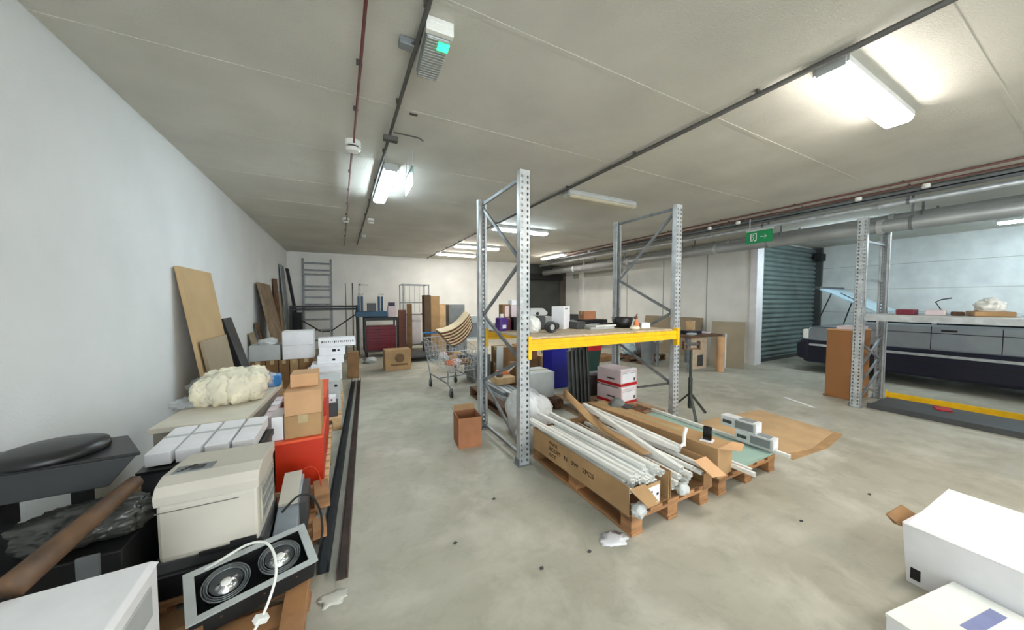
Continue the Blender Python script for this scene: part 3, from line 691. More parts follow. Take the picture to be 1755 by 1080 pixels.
# plastic mound between left rack posts
b = B(); blob(b, (0, 0, .2), (.25, .30, .30), .16, 1.6, 0, sub=5, seed=3, crease=True)
mono('plastic_bag', 'large milky plastic bag heaped on floor behind near rack post', 'plastic bag', b, mat('white_plastic_bag', (238, 240, 240), .25, var=.04, alpha=.9, bump=.5, bscale=14), (1.90, 3.22, 0), smooth=True)
b = B(); blob(b, (0, 0, .10), (.10, .13, .13), .4, 2.4, 0, sub=4, seed=5, crease=True)
mono('plastic_bag', 'smaller clear plastic bag lying between the two left rack posts', 'plastic bag', b, M_film2, (1.65, 2.84, 0), smooth=True)
# small open carton on aisle
def open_carton(label, x, y, rz, sx, sy, h, m=M_cardD, mi=None, z=0, flaps=True):
    t = thing('open_carton', label, 'box', (x, y, z), rz); k = .005; a, c = sx/2, sy/2
    b = B(); bx(b, -a, a, -c, c, 0, k); finish('bottom_panel', b, m, t)
    for P in ((-a, -a+k, -c, c), (a-k, a, -c, c), (-a+k, a-k, -c, -c+k), (-a+k, a-k, c-k, c)):
        b = B(); bx(b, *P, k, h); finish('side_panel', b, m, t)
    if flaps:
        b = B(); hexa(b, [(-a, -c, h), (-a+k, -c, h), (-a+k, c, h), (-a, c, h), (-a-.03, -c, h+.05), (-a-.025, -c, h+.05), (-a-.025, c, h+.05), (-a-.03, c, h+.05)]); finish('flap', b, m, t)
        b = B(); hexa(b, [(-a+k, c-k, h), (a-k, c-k, h), (a-k, c, h), (-a+k, c, h), (-a+k, c+.01, h+.06), (a-k, c+.01, h+.06), (a-k, c+.015, h+.06), (-a+k, c+.015, h+.06)]); finish('flap', b, M_card, t)
    return t
open_carton('small open brown carton standing on aisle floor by left rack', 1.165, 3.24, -.12, .24, .27, .31, mat('red_brown_cardboard', (164, 110, 76), .85, var=.1))
t = carton('brown_carton', 'brown carton with dark round print alone on the far aisle floor', .82, 1.36, 7.38, 7.75, 0, .44, M_card, lab=None)
b = B(); lathe(b, [(.10, -.0), (.10, .002)], axis='y', c=(.03, -.188, .26), seg=20); lathe(b, [(.07, -.0), (.07, .003)], axis='y', c=(.03, -.190, .26), seg=20); bx(b, -.16, .2, -.187, -.185, .1, .14); finish('printed_mark', b, mat('faded_brown_ink', (120, 92, 62), .85), t)
# floor debris
for i, (x, y, s, l) in enumerate(((1.49, 1.47, .09, 'crumpled white paper scrap on floor by pallet corner'), (-.06, 1.82, .06, 'pale dried paint patch on floor beside the dark steel bars'))):
    b = B(); blob(b, (0, 0, .004), (s, s*.7, .008), .6, 3, .001, sub=3, seed=i+9); mono('paper_scrap' if i == 0 else 'paint_patch', l, 'paper' if i == 0 else 'stain', b, M_white if i == 0 else mat('dried_paint', (206, 204, 194), .8), (x, y, 0), smooth=True)  # the patch is a pale paint stain on the concrete
b = B(); bar(b, (6.1, 2.48, .002), (5.88, 2.05, .002), .05, .003); mono('floor_tape', 'strip of pale tape stuck on floor before brown cabinet', 'tape', b, M_white)
for i, (x, y) in enumerate(((1.29, 1.46), (.97, 1.49), (.6, 1.9), (2.75, 1.0), (3.6, .9), (1.0, 2.2))):
    b = B(); blob(b, (0, 0, .004), (.012, .01, .006), .4, 2, .0, sub=2, seed=i); mono('floor_crumb', 'tiny dark crumb of debris lying on open floor', 'debris', b, M_dgrey, (x, y, 0), group='crumbs of debris on the floor')

# ================================================================== SHELF DECK ITEMS (z = 1.1645)
Z = 1.1645
def simple(name, label, cat, x, y, z, sx, sy, sz, m, rz=0, bev=.004, group=None):
    b = B(); bx(b, -sx/2, sx/2, -sy/2, sy/2, 0, sz); return mono(name, label, cat, b, m, (x, y, z), rz=rz, bev=bev, group=group)
t = thing('purple_jug', 'purple plastic jug with white cap on left end of shelf deck', 'jug', (1.60, 3.3, Z), .2)
b = B(); bx(b, -.055, .055, -.05, .05, 0, .15); finish('body', b, M_purple, t, bev=.015)
b = B(); tube(b, [(0, 0, .15), (0, 0, .19)], .022, 12); finish('cap', b, M_white2, t)
b = B(); bx(b, -.025, .025, -.0525, -.05, .03, .07); finish('paper_label', b, M_white, t)
simple('dark_red_tin', 'dark red tin beside the purple jug on shelf deck', 'tin', 1.71, 3.36, Z, .06, .06, .13, mat('dark_red_tin', (96, 34, 54), .5))
simple('black_box', 'black box on shelf deck right of the dark red tin', 'box', 1.80, 3.33, Z, .1, .1, .15, M_black)
carton('grey_carton', 'pale grey carton standing on shelf deck behind near rack post', 1.63, 1.92, 3.40, 3.5, Z, 1.30, M_lgrey)
carton('brown_carton', 'small brown carton with a pale panel stacked on grey carton', 1.66, 1.76, 3.40, 3.5, 1.302, 1.46, M_cardD, lab=(.3, .8, .1, .9, M_pink), tape=False)
carton('pink_carton', 'pale pink carton stacked highest on shelf deck behind near post', 1.77, 1.97, 3.39, 3.5, 1.302, 1.45, M_pink, lab=(.5, .9, .1, .3, M_card))
carton('white_carton', 'flat white carton on top of the pale pink carton', 1.78, 1.95, 3.4, 3.5, 1.452, 1.51, M_white, tape=False)
b = B(); blob(b, (0, 0, .08), (.085, .08, .10), .3, 2.5, 0, sub=4, seed=2, crease=True); mono('white_bag', 'white plastic bag on shelf deck right beside near rack post', 'bag', b, M_white2, (1.80, 2.95, Z), smooth=True)
t = thing('hose_coil', 'coiled grey hose on shelf deck next to white bag', 'hose', (1.965, 2.86, Z), 0)
b = B()
for i in range(5):
    rr = .045 + .006*(i % 2); tube(b, [(rr*math.cos(a), (-.04+.02*i), .062+rr*math.sin(a)) for a in [2*PI*k/16 for k in range(17)]], .011, 6, cap=False)
finish('coil', b, M_dgrey, t, smooth=True)
b = B(); lathe(b, [(.03, -.03), (.03, .03)], c=(0, 0, .062), axis='y'); finish('core', b, M_lgrey, t)
t = thing('silver_appliance', 'silver and white small appliance behind coiled hose on deck', 'appliance', (2.03, 3.28, Z), .1)
b = B(); bx(b, -.10, .12, -.06, .06, 0, .16); finish('body', b, M_dgrey, t, bev=.02)
b = B(); extr(b, [(-.14, .16), (.12, .16), (.15, .20), (.08, .25), (-.12, .25)], 'y', -.07, .07); finish('hood', b, M_lgrey, t, bev=.02)
b = B(); lathe(b, [(.02, -.075), (.02, -.07)], c=(-.02, 0, .19), axis='y'); finish('knob', b, M_black, t)
simple('black_bag', 'black bag beside white tower carton on shelf deck', 'bag', 2.22, 3.18, Z, .12, .12, .08, M_black, .3, .03)
t = carton('white_tower_carton', 'tall narrow white carton standing in middle of shelf deck', 2.29, 2.47, 3.17, 3.33, Z, 1.435, M_white, rz=.5, tape=False)
b = B(); bx(b, -.06, .02, -.0815, -.08, .235, .25); finish('printed_mark', b, M_mgrey, t)
simple('dark_case', 'dark grey equipment case right of white tower carton', 'case', 2.55, 3.15, Z, .14, .14, .085, M_dgrey, .1)
b = B(); blob(b, (0,0,.04), (.09, .07, .05), .4, 3, 0, sub=3, seed=4); mono('tangled_cables', 'tangle of grey cables beside the dark equipment case', 'cable', b, M_mgrey, (2.63, 3.36, Z), smooth=True)
simple('flat_tray', 'flat white plastic tray on shelf deck, lower one', 'tray', 2.77, 3.05, Z, .34, .24, .025, M_lgrey, -.1)
simple('flat_tray', 'flat white plastic tray with dark edge stacked on another', 'tray', 2.83, 3.06, Z+.0265, .34, .22, .02, M_white2, .05)
simple('black_laptop', 'thin black laptop case lying on flat white trays', 'laptop', 2.90, 3.12, Z+.048, .28, .2, .014, M_blackgl, .15, .003)
simple('black_tray', 'black shallow tray at rear of shelf deck under brown carton', 'tray', 2.99, 3.38, Z, .36, .2, .09, M_black, 0)
carton('brown_carton', 'small brown carton sitting on black tray at rear of deck', 2.83, 3.04, 3.36, 3.46, Z+.091, 1.365, mat('red_brown_cardboard', (164, 110, 76)), tape=True)
t = thing('black_bucket', 'black flexible bucket on right half of shelf deck', 'bucket', (3.17, 3.02, Z), 0)
b = B(); lathe(b, [(.10, 0), (.135, .13), (.128, .13), (.095, .01)], seg=24); finish('body', b, M_black, t, smooth=True)
b = B(); tube(b, [(-.13, 0, .12), (-.17, 0, .10), (-.15, 0, .06)], .01); finish('handle', b, M_black, t)
t = thing('spray_bottle', 'orange-brown bottle standing on shelf deck near right rack post', 'bottle', (3.17, 2.80, Z), .3)
b = B(); lathe(b, [(.028, 0), (.03, .01), (.03, .08), (.012, .10), (.012, .12)], seg=16); finish('body', b, M_orange, t, smooth=True)
b = B(); bx(b, -.04, .012, -.012, .012, .12, .15); tube(b, [(0, 0, .15), (.02, 0, .175)], .008); finish('trigger_head', b, M_woodD, t)
simple('small_white_box', 'small white box near right end of shelf deck', 'box', 3.31, 2.80, Z, .11, .09, .07, M_white, -.4)
b = B(); blob(b, (0, 0, .018), (.07, .04, .025), .5, 3, 0, sub=3, seed=6); mono('paper_scrap', 'crumpled cream paper on shelf deck before orange-brown bottle', 'paper', b, M_creamfoam, (3.06, 2.72, Z), smooth=True)

# ================================================================== SHOPPING CART WITH CURVED WOOD
t = thing('shopping_cart', 'wire shopping cart full of scrap behind the left rack frame', 'shopping cart', (1.66, 5.35, 0), .15)
b = B()
T0 = [(-.22, -.38, .38), (.22, -.38, .38), (.26, .42, .46), (-.26, .42, .46)]; T1 = [(-.27, -.45, .72), (.27, -.45, .72), (.32, .47, .86), (-.32, .47, .86)]
def lerp(a, c, u): return tuple(a[i]+(c[i]-a[i])*u for i in range(3))
for s in range(4):
    a0, a1, c0, c1 = T0[s], T0[(s+1)%4], T1[s], T1[(s+1)%4]
    n = 9 if s % 2 == 0 else 15
    for k in range(n+1): tube(b, [lerp(a0, a1, k/n), lerp(c0, c1, k/n)], .0035, 4)
    for k in range(6): tube(b, [lerp(a0, c0, k/5), lerp(a1, c1, k/5)], .006 if k in (0, 5) else .0035, 4)
for k in range(10): tube(b, [lerp(T0[0], T0[1], k/9), lerp(T0[3], T0[2], k/9)], .0035, 4)
finish('basket', b, M_galv, t)
b = B()
for s in (-1, 1):
    tube(b, [(s*.24, -.46, .12), (s*.25, -.36, .20), (s*.25, .35, .24), (s*.30, .50, .80)], .012, 8); tube(b, [(s*.25, -.36, .20), (s*.22, -.30, .38)], .012, 8)
tube(b, [(-.25, .0, .22), (.25, .0, .22)], .01, 8)
finish('chassis', b, M_galvD, t)
b = B(); tube(b, [(-.30, .54, .93), (.30, .54, .93)], .016, 10); finish('handle', b, M_lblue, t)
b = B(); tube(b, [(-.30, .54, .93), (-.31, .48, .84)], .01, 8); tube(b, [(.30, .54, .93), (.31, .48, .84)], .01, 8); finish('handle_bracket', b, M_dgrey, t)
for x in (-.24, .24):
    for y in (-.46, .36):
        b = B(); bx(b, x-.02, x+.02, y-.012, y+.012, .10, .15); bx(b, x-.022, x-.016, y-.02, y+.02, .05, .12); bx(b, x+.016, x+.022, y-.02, y+.02, .05, .12)
        if y > 0: bx(b, x-.01, x+.01, y-.01, y+.01, .14, .24)
        c = finish('caster', b, M_galvD, t)
        b = B(); lathe(b, [(.05, -.013), (.055, -.008), (.055, .008), (.05, .013)], c=(x, y, .056), axis='x', seg=18); finish('wheel', b, M_black, c)
for i in range(9):
    b = B(); blob(b, (0, 0, 0), (.08+.02*(i % 3), .09, .05), .4, 3, sub=3, seed=20+i)
    ms = (M_orange, M_pink, M_cardD, M_lgrey, M_cardL, M_dgrey, M_pink, M_cardD, M_woodL)[i]
    mono('cart_scrap', ('orange', 'pinkish', 'dark brown', 'grey', 'tan', 'charcoal', 'rosy', 'brown', 'straw-coloured')[i]+' scrap bundle inside the wire shopping cart', 'scrap', b, ms, (1.55+.12*(i % 3), 5.13+.19*(i//3), .50+.035*(i//3)), smooth=False, rz=i)
for i in range(6):
    t = thing('curved_wood_piece', ('topmost', 'second', 'third', 'fourth', 'fifth', 'lowest')[i]+' of the nested curved wooden pieces on shopping cart', 'wood piece', (1.62+.022*i, 5.15, 1.165-.042*i), .0, 'nested curved wooden pieces', rot=(.35, -.50-.035*i, .15))
    b = B(); P = []; n = 16; half = .30-.012*i
    for k in range(n+1): u = -1+2*k/n; P.append((half*u, -.085*(1-u*u)))
    Q = [(x*.98, z+.012) for x, z in reversed(P)]
    extr(b, P+Q, 'y', -.07, .07); finish('panel', b, mat('pale_bent_plywood', (232, 208, 170), .6, var=.06), t)
    b = B(); P2 = [(x*1.003, z-.026) for x, z in P]; Q2 = [(x, z-.0005) for x, z in reversed(P)]; extr(b, P2+Q2, 'y', -.071, .07); finish('veneer_edge', b, mat('dark_veneer', (112, 66, 48), .6), t)

# ================================================================== BEHIND: TABLES / CLUTTER AT Y 5.5-7.5
def table(label, x0, x1, y0, y1, h, m=M_ply, lm=M_galvD, top=.03, name='work_table'):
    t = thing(name, label, 'table', ((x0+x1)/2, (y0+y1)/2, 0)); a, c = (x1-x0)/2, (y1-y0)/2
    b = B(); bx(b, -a, a, -c, c, h-top, h); finish('tabletop', b, m, t, bev=.003)
    for sx in (-1, 1):
        for sy in (-1, 1):
            b = B(); x, y = sx*(a-.06), sy*(c-.06); bx(b, x-.022, x+.022, y-.022, y+.022, 0, h-top-.0005); finish('leg', b, lm, t)
    return t
table('low grey table with clutter behind the shopping cart and rack', 2.2, 4.2, 6.3, 7.1, .75, M_lgrey)
ci = [('grey_crate', 'grey plastic crate on left end of low grey table', 2.42, 6.55, .34, .4, .3, M_mgrey), ('white_crate', 'white crate beside grey crate on low grey table', 2.8, 6.6, .3, .35, .28, M_lgrey),
      ('brown_carton', 'brown carton in middle of the low grey table', 3.2, 6.6, .36, .35, .26, M_card), ('dark_machine', 'dark machine on right part of low grey table', 3.65, 6.6, .35, .35, .32, M_dgrey),
      ('cream_carton', 'cream carton at right end of low grey table', 4.0, 6.62, .24, .3, .2, M_woodL)]
for n_, l, x, y, sx, sy, sz, m in ci: simple(n_, l, 'box', x, y, .7505, sx, sy, sz, m)
simple('clear_crate', 'translucent grey crate stacked on the grey plastic crate', 'crate', 2.44, 6.55, 1.052, .32, .36, .14, M_lgrey)
for i, (x, y, sx, sy, sz, z, m, l) in enumerate(((2.75, 5.55, .42, .36, .34, 0, M_cardD, 'dark brown carton on floor behind dark pallet, left one'), (3.22, 5.6, .4, .36, .36, 0, M_cardD, 'dark brown carton on floor behind the blue crate'),
        (2.75, 5.55, .40, .34, .30, .342, M_cardD, 'dark brown carton stacked second behind the dark pallet'), (3.22, 5.6, .38, .34, .28, .362, mat('red_brown_cardboard', (164, 110, 76)), 'reddish brown carton stacked behind the blue crate'),
        (3.7, 5.6, .4, .36, .40, 0, M_card, 'brown carton on floor right of reddish stack'), (2.3, 5.75, .36, .34, .5, 0, M_mgrey, 'grey carton standing on floor behind shopping cart'))):
    carton('brown_carton' if m is not M_mgrey else 'grey_carton', l, x-sx/2, x+sx/2, y-sy/2, y+sy/2, z, z+sz, m)
table('long far table with junk in front of the dark doorway', 5.2, 7.4, 8.0, 8.8, .78, M_woodL)
for i, (x, sz, m, l) in enumerate(((5.5, .25, M_lgrey, 'pale grey box on far table, leftmost'), (6.0, .16, M_cardD, 'dark brown box on far table, second'), (6.5, .3, M_dgrey, 'dark box on far table, third'), (7.05, .2, M_woodL, 'straw box on far table, rightmost'))):
    simple('far_box', l, 'box', x, 8.35, .7805, .36, .34, sz, m)
# right mid pallet goods
simple('grey_box', 'grey-purple box on low far pallet left of workbench', 'box', 6.95, 5.8, .1445, .42, .36, .30, mat('purple_grey', (138, 128, 134), .7))
simple('white_label_box', 'small white box on low far pallet at its right end', 'box', 7.2, 5.62, .4465, .14, .12, .0+.16, M_white)
b = B(); blob(b, (0, 0, .12), (.2, .16, .16), .4, 3, 0, sub=4, crease=True); mono('plastic_bag', 'pale bluish plastic bag on low far pallet', 'plastic bag', b, mat('bluish_film', (196, 216, 220), .3), (6.45, 5.9, .1445), smooth=True)
simple('flat_board', 'flat brown board stack on floor left of low far pallet', 'board', 5.9, 6.3, 0, .6, .5, .12, M_cardD)
# workbench on the right
t = table('wooden workbench with pale front panel near the roller shutter', 6.35, 7.5, 4.22, 5.1, .77, M_woodD, M_galvD, .04, 'workbench')
b = B(); bx(b, -.42, .12, -.36, -.345, .05, .72); finish('front_panel', b, mat('pale_chipboard', (190, 168, 142), .8, var=.08, scale=12), t)
b = B(); bx(b, -.20, -.0, -.363, -.36, .10, .34); finish('panel_opening', b, M_dgrey, t)
for i, (x, y, sx, sy, sz, m, l) in enumerate(((6.95, 4.6, .38, .26, .07, M_navy, 'folded navy cloth on the workbench'), (6.6, 4.7, .12, .1, .16, M_white, 'small white box standing on left part of workbench'), (6.7, 4.42, .2, .14, .04, M_lgrey, 'flat grey part on near edge of workbench'), (7.3, 4.5, .2, .2, .03, M_pink, 'pale folded paper on right end of workbench'))):
    simple(('folded_cloth', 'small_white_box', 'flat_part', 'folded_paper')[i], l, ('cloth', 'box', 'part', 'paper')[i], x, y, .7705, sx, sy, sz, m, .1*i, .01)
t = thing('wooden_birdhouse_box', 'small open wooden box on right end of workbench', 'box', (7.30, 4.85, .7705), .2)
b = B(); bx(b, -.1, .1, -.06, -.05, 0, .24); bx(b, -.1, -.09, -.05, .06, 0, .24); bx(b, .09, .1, -.05, .06, 0, .24); bx(b, -.12, .12, -.07, .07, .24, .26); finish('case', b, M_woodL, t)
b = B(); bx(b, -.04, .05, -.062, -.06, .05, .16); finish('opening', b, M_cardL, t)
b = B(); tube(b, [(0, 0, 0), (.02, .0, .74)], .075, 20); mono('carpet_roll', 'upright light brown roll leaning on front of workbench', 'roll', b, M_cardL, (7.14, 4.06, 0), smooth=False)
def lean(name, label, cat, P0, P1, P2, th, m, group=None):
    """panel from bottom edge P0-P1 with P2 above P0; thickness away"""
    P0, P1, P2 = Vector(P0), Vector(P1), Vector(P2); e = P1-P0; u = P2-P0; n = e.cross(u).normalized()*th
    b = B(); hexa(b, [Vector((0,0,0)), e, e+n, n, u, u+e, u+e+n, u+n]); return mono(name, label, cat, b, m, P0, group=group)
lean('wooden_board', 'large greyed board leaning on cream wall left of the shutter', 'board', (7.85, 3.95, .0), (7.55, 4.55, 0), (8.47, 4.26, 1.0), .02, M_mdf2)
lean('metal_trestle', 'silver folded trestle leaning beside right end of workbench', 'trestle', (7.58, 4.22, 0), (7.63, 4.28, 0), (7.62, 4.24, .77), .03, M_galv)
lean('wooden_board', 'wide tan board leaning on cream wall behind the workbench', 'board', (8.35, 5.35, 0), (8.35, 7.2, 0), (8.57, 5.35, 1.05), .02, M_mdf2)
lean('grey_board', 'grey board standing behind the left end of workbench', 'board', (6.2, 5.3, 0), (6.6, 5.3, 0), (6.2, 5.34, .70), .02, M_mgrey)

# ================================================================== RIGHT: CABINET, CAR, SHELF CLUTTER
t = thing('brown_cabinet', 'tall tan brown box cabinet standing behind right rack post', 'cabinet', (7.06, 2.07, 0), -.05)
b = B(); bx(b, -.27, .27, -.16, .16, 0, 1.05); finish('body', b, M_ctan, t, bev=.004)
b = B(); bx(b, -.2715, -.27, -.145, .145, .02, 1.0); finish('side_panel', b, M_ctan, t)
b = B(); bx(b, -.28, .28, -.165, .165, 1.05, 1.065); finish('top_panel', b, M_cardL, t)
b = B(); bx(b, -.30, -.2715, .12, .17, 0, .03); finish('foot', b, M_cardD, t)
simple('folded_card', 'flat pale card lying on top of the tan brown cabinet', 'card', 7.05, 2.03, 1.0655, .4, .24, .05, M_pink)
# car : left side faces -X, rear towards +Y
t = thing('parked_car', 'silver and navy hatchback parked by shutter with tailgate open', 'car', (9.7, 1.2, 0), 0)
# side profile in (y,z), y from rear 2.05 (=3.25 world) to front -2.0
low = [(2.10, .20), (2.13, .42), (2.12, .68), (-2.0, .68), (-2.05, .45), (-2.0, .18)]
b = B(); extr(b, low, 'x', -.86, .86); finish('lower_body', b, M_navy, t, bev=.05)
up = [(2.10, .66), (2.08, .82), (2.0, .96), (1.30, 1.0), (1.22, 1.10), (-.85, 1.10), (-1.75, .92), (-1.98, .76), (-2.0, .66)]
b = B(); extr(b, up, 'x', -.84, .84); finish('upper_body', b, M_silver, t, bev=.03)
b = B(); hexa(b, [(-.82, -.80, 1.08), (.82, -.80, 1.08), (.82, 1.22, 1.08), (-.82, 1.22, 1.08), (-.72, -.35, 1.26), (.72, -.35, 1.26), (.72, 1.12, 1.26), (-.72, 1.12, 1.26)])
finish('cabin_glass', b, M_carwin, t, bev=.02)
b = B(); taper(b, -.73, .73, -.36, 1.14, 1.255, -.68, .68, -.3, 1.10, 1.29); finish('roof', b, M_silver, t, bev=.015)
for yy0, yy1 in ((-.80, -.36), (.36, .38), (1.20, 1.12)):
    b = B(); bar(b, (-.825, yy0, 1.09), (-.725, yy1, 1.26), .05, .02, (1,0,0)); finish('pillar', b, M_silver, t)
b = B(); bx(b, -.868, -.84, -1.9, 2.0, .555, .60); finish('side_trim', b, M_galv, t, bev=.006)
b = B(); bx(b, -.8425, -.8405, -.3, -.29, .68, 1.07); bx(b, -.8425, -.8405, .38, .39, .68, 1.07); bx(b, -.8425, -.8405, -1.9, 2.0, .95, .962); bx(b, -.862, -.8595, -1.9, 2.0, .44, .455); finish('door_seam', b, M_vdark, t)
b = B(); bx(b, -.866, -.84, .12, .28, .99, 1.02); finish('door_handle', b, M_vdark, t, bev=.004)
for sx in (-1, 1):
    b = B(); bx(b, sx*.80-.06, sx*.80+.06, 2.02, 2.115, .70, .90); finish('tail_light', b, M_white2, t, bev=.02)
b = B(); extr(b, [(2.0, .24), (2.20, .28), (2.22, .60), (2.12, .68), (2.0, .68)], 'x', -.88, .88); finish('rear_bumper', b, M_navy, t, bev=.04)
for sy in (1.35, -1.3):
    for sx in (-1, 1):
        b = B(); lathe(b, [(.2, -.10), (.31, -.09), (.31, .09), (.2, .10)], c=(sx*.77, sy, .31), axis='x', seg=28); w = finish('wheel', b, M_vdark, t)
        b = B(); lathe(b, [(.05, -.01), (.19, -.005), (.19, .01)], c=(sx*.875, sy, .31), axis='x', seg=20); finish('hubcap', b, M_mgrey, w)
# open tailgate
b = B(); P = [(-.60, 1.10, 1.30), (.60, 1.10, 1.30), (.62, 1.98, 1.79), (-.62, 1.98, 1.79)]
hexa(b, [Vector(p)-Vector((0, -.012, .025)) for p in P] + [Vector(p) for p in P]); tg = finish('tailgate', b, M_carglass, t)
b = B(); bx(b, -.64, .64, 1.93, 2.02, 1.75, 1.81); finish('tailgate_rim', b, M_dgrey, tg, bev=.01)
b = B(); bar(b, (-.45, 1.45, 1.505), (-.2, 1.5, 1.535), .03, .02); tube(b, [(-.35, 1.45, 1.51), (-.15, 1.75, 1.67)], .008); finish('wiper', b, M_vdark, tg)
for sx in (-1, 1):
    b = B(); tube(b, [(sx*.72, 1.95, .97), (sx*.62, 1.75, 1.66)], .012); finish('gas_strut', b, M_vdark, tg)
# shelf clutter on right rack
ZR = 1.317
for i, (n_, x, y, sx, sy, sz, m, l) in enumerate((('red_cloth_bundle', 6.75, 1.42, .2, .16, .07, mat('maroon_cloth', (130, 50, 64), .8), 'maroon cloth bundle on right rack shelf beside its rear post'),
        ('pale_box', 6.75, 1.18, .2, .16, .07, M_pink, 'low pale box on right rack shelf next to maroon bundle'), ('brown_box', 6.8, 1.02, .14, .1, .05, M_woodD, 'small dark brown box on the right rack shelf'),
        ('cardboard_tray', 6.85, .80, .4, .28, .06, M_card, 'wide brown cardboard tray on right rack shelf'))):
    simple(n_, l, 'box', x, y, ZR, sx, sy, sz, m, .1*i, .01)
b = B(); blob(b, (0, 0, .05), (.14, .12, .10), .3, 2.5, 0, sub=4, seed=8, crease=True); mono('white_bag', 'white crumpled bag sitting in the brown cardboard tray', 'bag', b, M_white2, (6.85, .8, ZR+.061), smooth=True)
b = B(); tube(b, [(0, 0, 0), (.02, .05, .10), (0, .0, .13), (0, -.08, .15)], .007); mono('black_cable', 'black cable loop rising from pale box on right rack shelf', 'cable', b, M_vdark, (6.8, 1.15, ZR+.071))
simple('navy_crate', 'navy crate on the floor deck under right rack', 'crate', 6.95, -.3, .0405, .5, .5, .3, M_navy)
b = B(); bx(b, -.1, .1, -.07, .07, 0, .02); mono('red_tool', 'flat red tool lying on floor deck under right rack', 'tool', b, M_redp, (7.15, 1.15, .0405), rz=.3, bev=.006)

# bottom-right boxes
t = thing('white_carton', 'tall white carton at right picture edge with folded top flap', 'box', (2.90, .29, 0), -.10)
b = B(); taper(b, -.26, .30, -.24, .20, 0, -.28, .30, -.24, .22, .315); finish('body', b, M_white, t, bev=.004)
b = B(); hexa(b, [(-.28, -.24, .316), (.3, -.24, .316), (.3, .22, .316), (-.28, .22, .316), (-.265, -.24, .321), (.3, -.24, .37), (.3, .22, .37), (-.265, .20, .321)]); finish('lid', b, M_white, t)
b = B(); hexa(b, [(-.28, .22, .29), (-.1, .22, .31), (-.1, .25, .31), (-.28, .25, .29), (-.30, .27, .33), (-.12, .27, .34), (-.12, .275, .34), (-.30, .275, .33)]); finish('flap', b, M_cardD, t)
b = B(); bx(b, -.266, -.260, .15, .185, .03, .09); finish('hand_hole', b, M_vdark, t)
t = thing('low_white_carton', 'low white carton with blue print at bottom right corner', 'box', (2.32, .20, 0), -.18)
b = B(); bx(b, -.27, .27, -.2, .21, 0, .13); finish('body', b, M_white, t, bev=.003)
b = B(); bx(b, -.272, .272, -.202, .212, .118, .132); finish('lid', b, M_white2, t)
b = B(); bx(b, -.05, .2, .04, .085, .132, .1335); finish('blue_print', b, mat('blue_grey_ink', (130, 136, 178), .7), t)

# ================================================================== LEFT WALL BOARDS
def leanw(label, y0, y1, ztop, xf, th, m, name='leaning_board', xt=-1.385, z0=.0, cat='board'):
    """board leaning on left wall. foot at x=xf"""
    u = Vector((xt-xf, 0, ztop-z0)); n = Vector((ztop-z0, 0, xf-xt)).normalized()*th
    b = B(); P0 = Vector((xf, y0, z0)); e = Vector((0, y1-y0, 0))
    hexa(b, [Vector((0,0,0)), n, n+e, e, u, u+n, u+n+e, u+e]); return mono(name, label, cat, b, m, P0, bev=.003)
leanw('big tan board leaning on left wall behind the bag of foam', 4.22, 5.12, 1.83, -1.12, .03, M_mdf)
leanw('smaller greyish brown board leaning in front of big tan board', 4.25, 5.0, 1.10, -1.06, .03, M_mdf2, xt=-1.235)
t = leanw('black foam slab leaning on left wall beyond the tan boards', 5.28, 5.62, 1.26, -1.05, .09, M_black, 'foam_slab', cat='foam slab')
leanw('brown board leaning on left wall, third one down the wall', 7.5, 8.6, 1.84, -1.02, .035, mat('weathered_board', (136, 116, 92), .8, var=.15), xt=-1.36)
leanw('dark narrow plank leaning near the third board', 7.35, 7.48, 1.1, -1.12, .03, M_woodD)
leanw('short pale offcut leaning below the third board', 6.9, 7.2, .95, -1.15, .025, M_mdf2)
leanw('slim dark brown plank standing against left wall, fourth down', 9.3, 9.6, 2.02, -1.28, .05, M_woodD)
leanw('grey brown plank standing behind the slim dark plank', 9.7, 10.1, 1.75, -1.2, .03, M_mdf2)
leanw('tall grey strip leaning in back left corner', 10.3, 10.9, 2.45, -1.22, .03, M_galvD)
leanw('tall black strip leaning in the back left corner', 10.95, 11.15, 2.4, -1.0, .06, M_vdark, xt=-1.33)

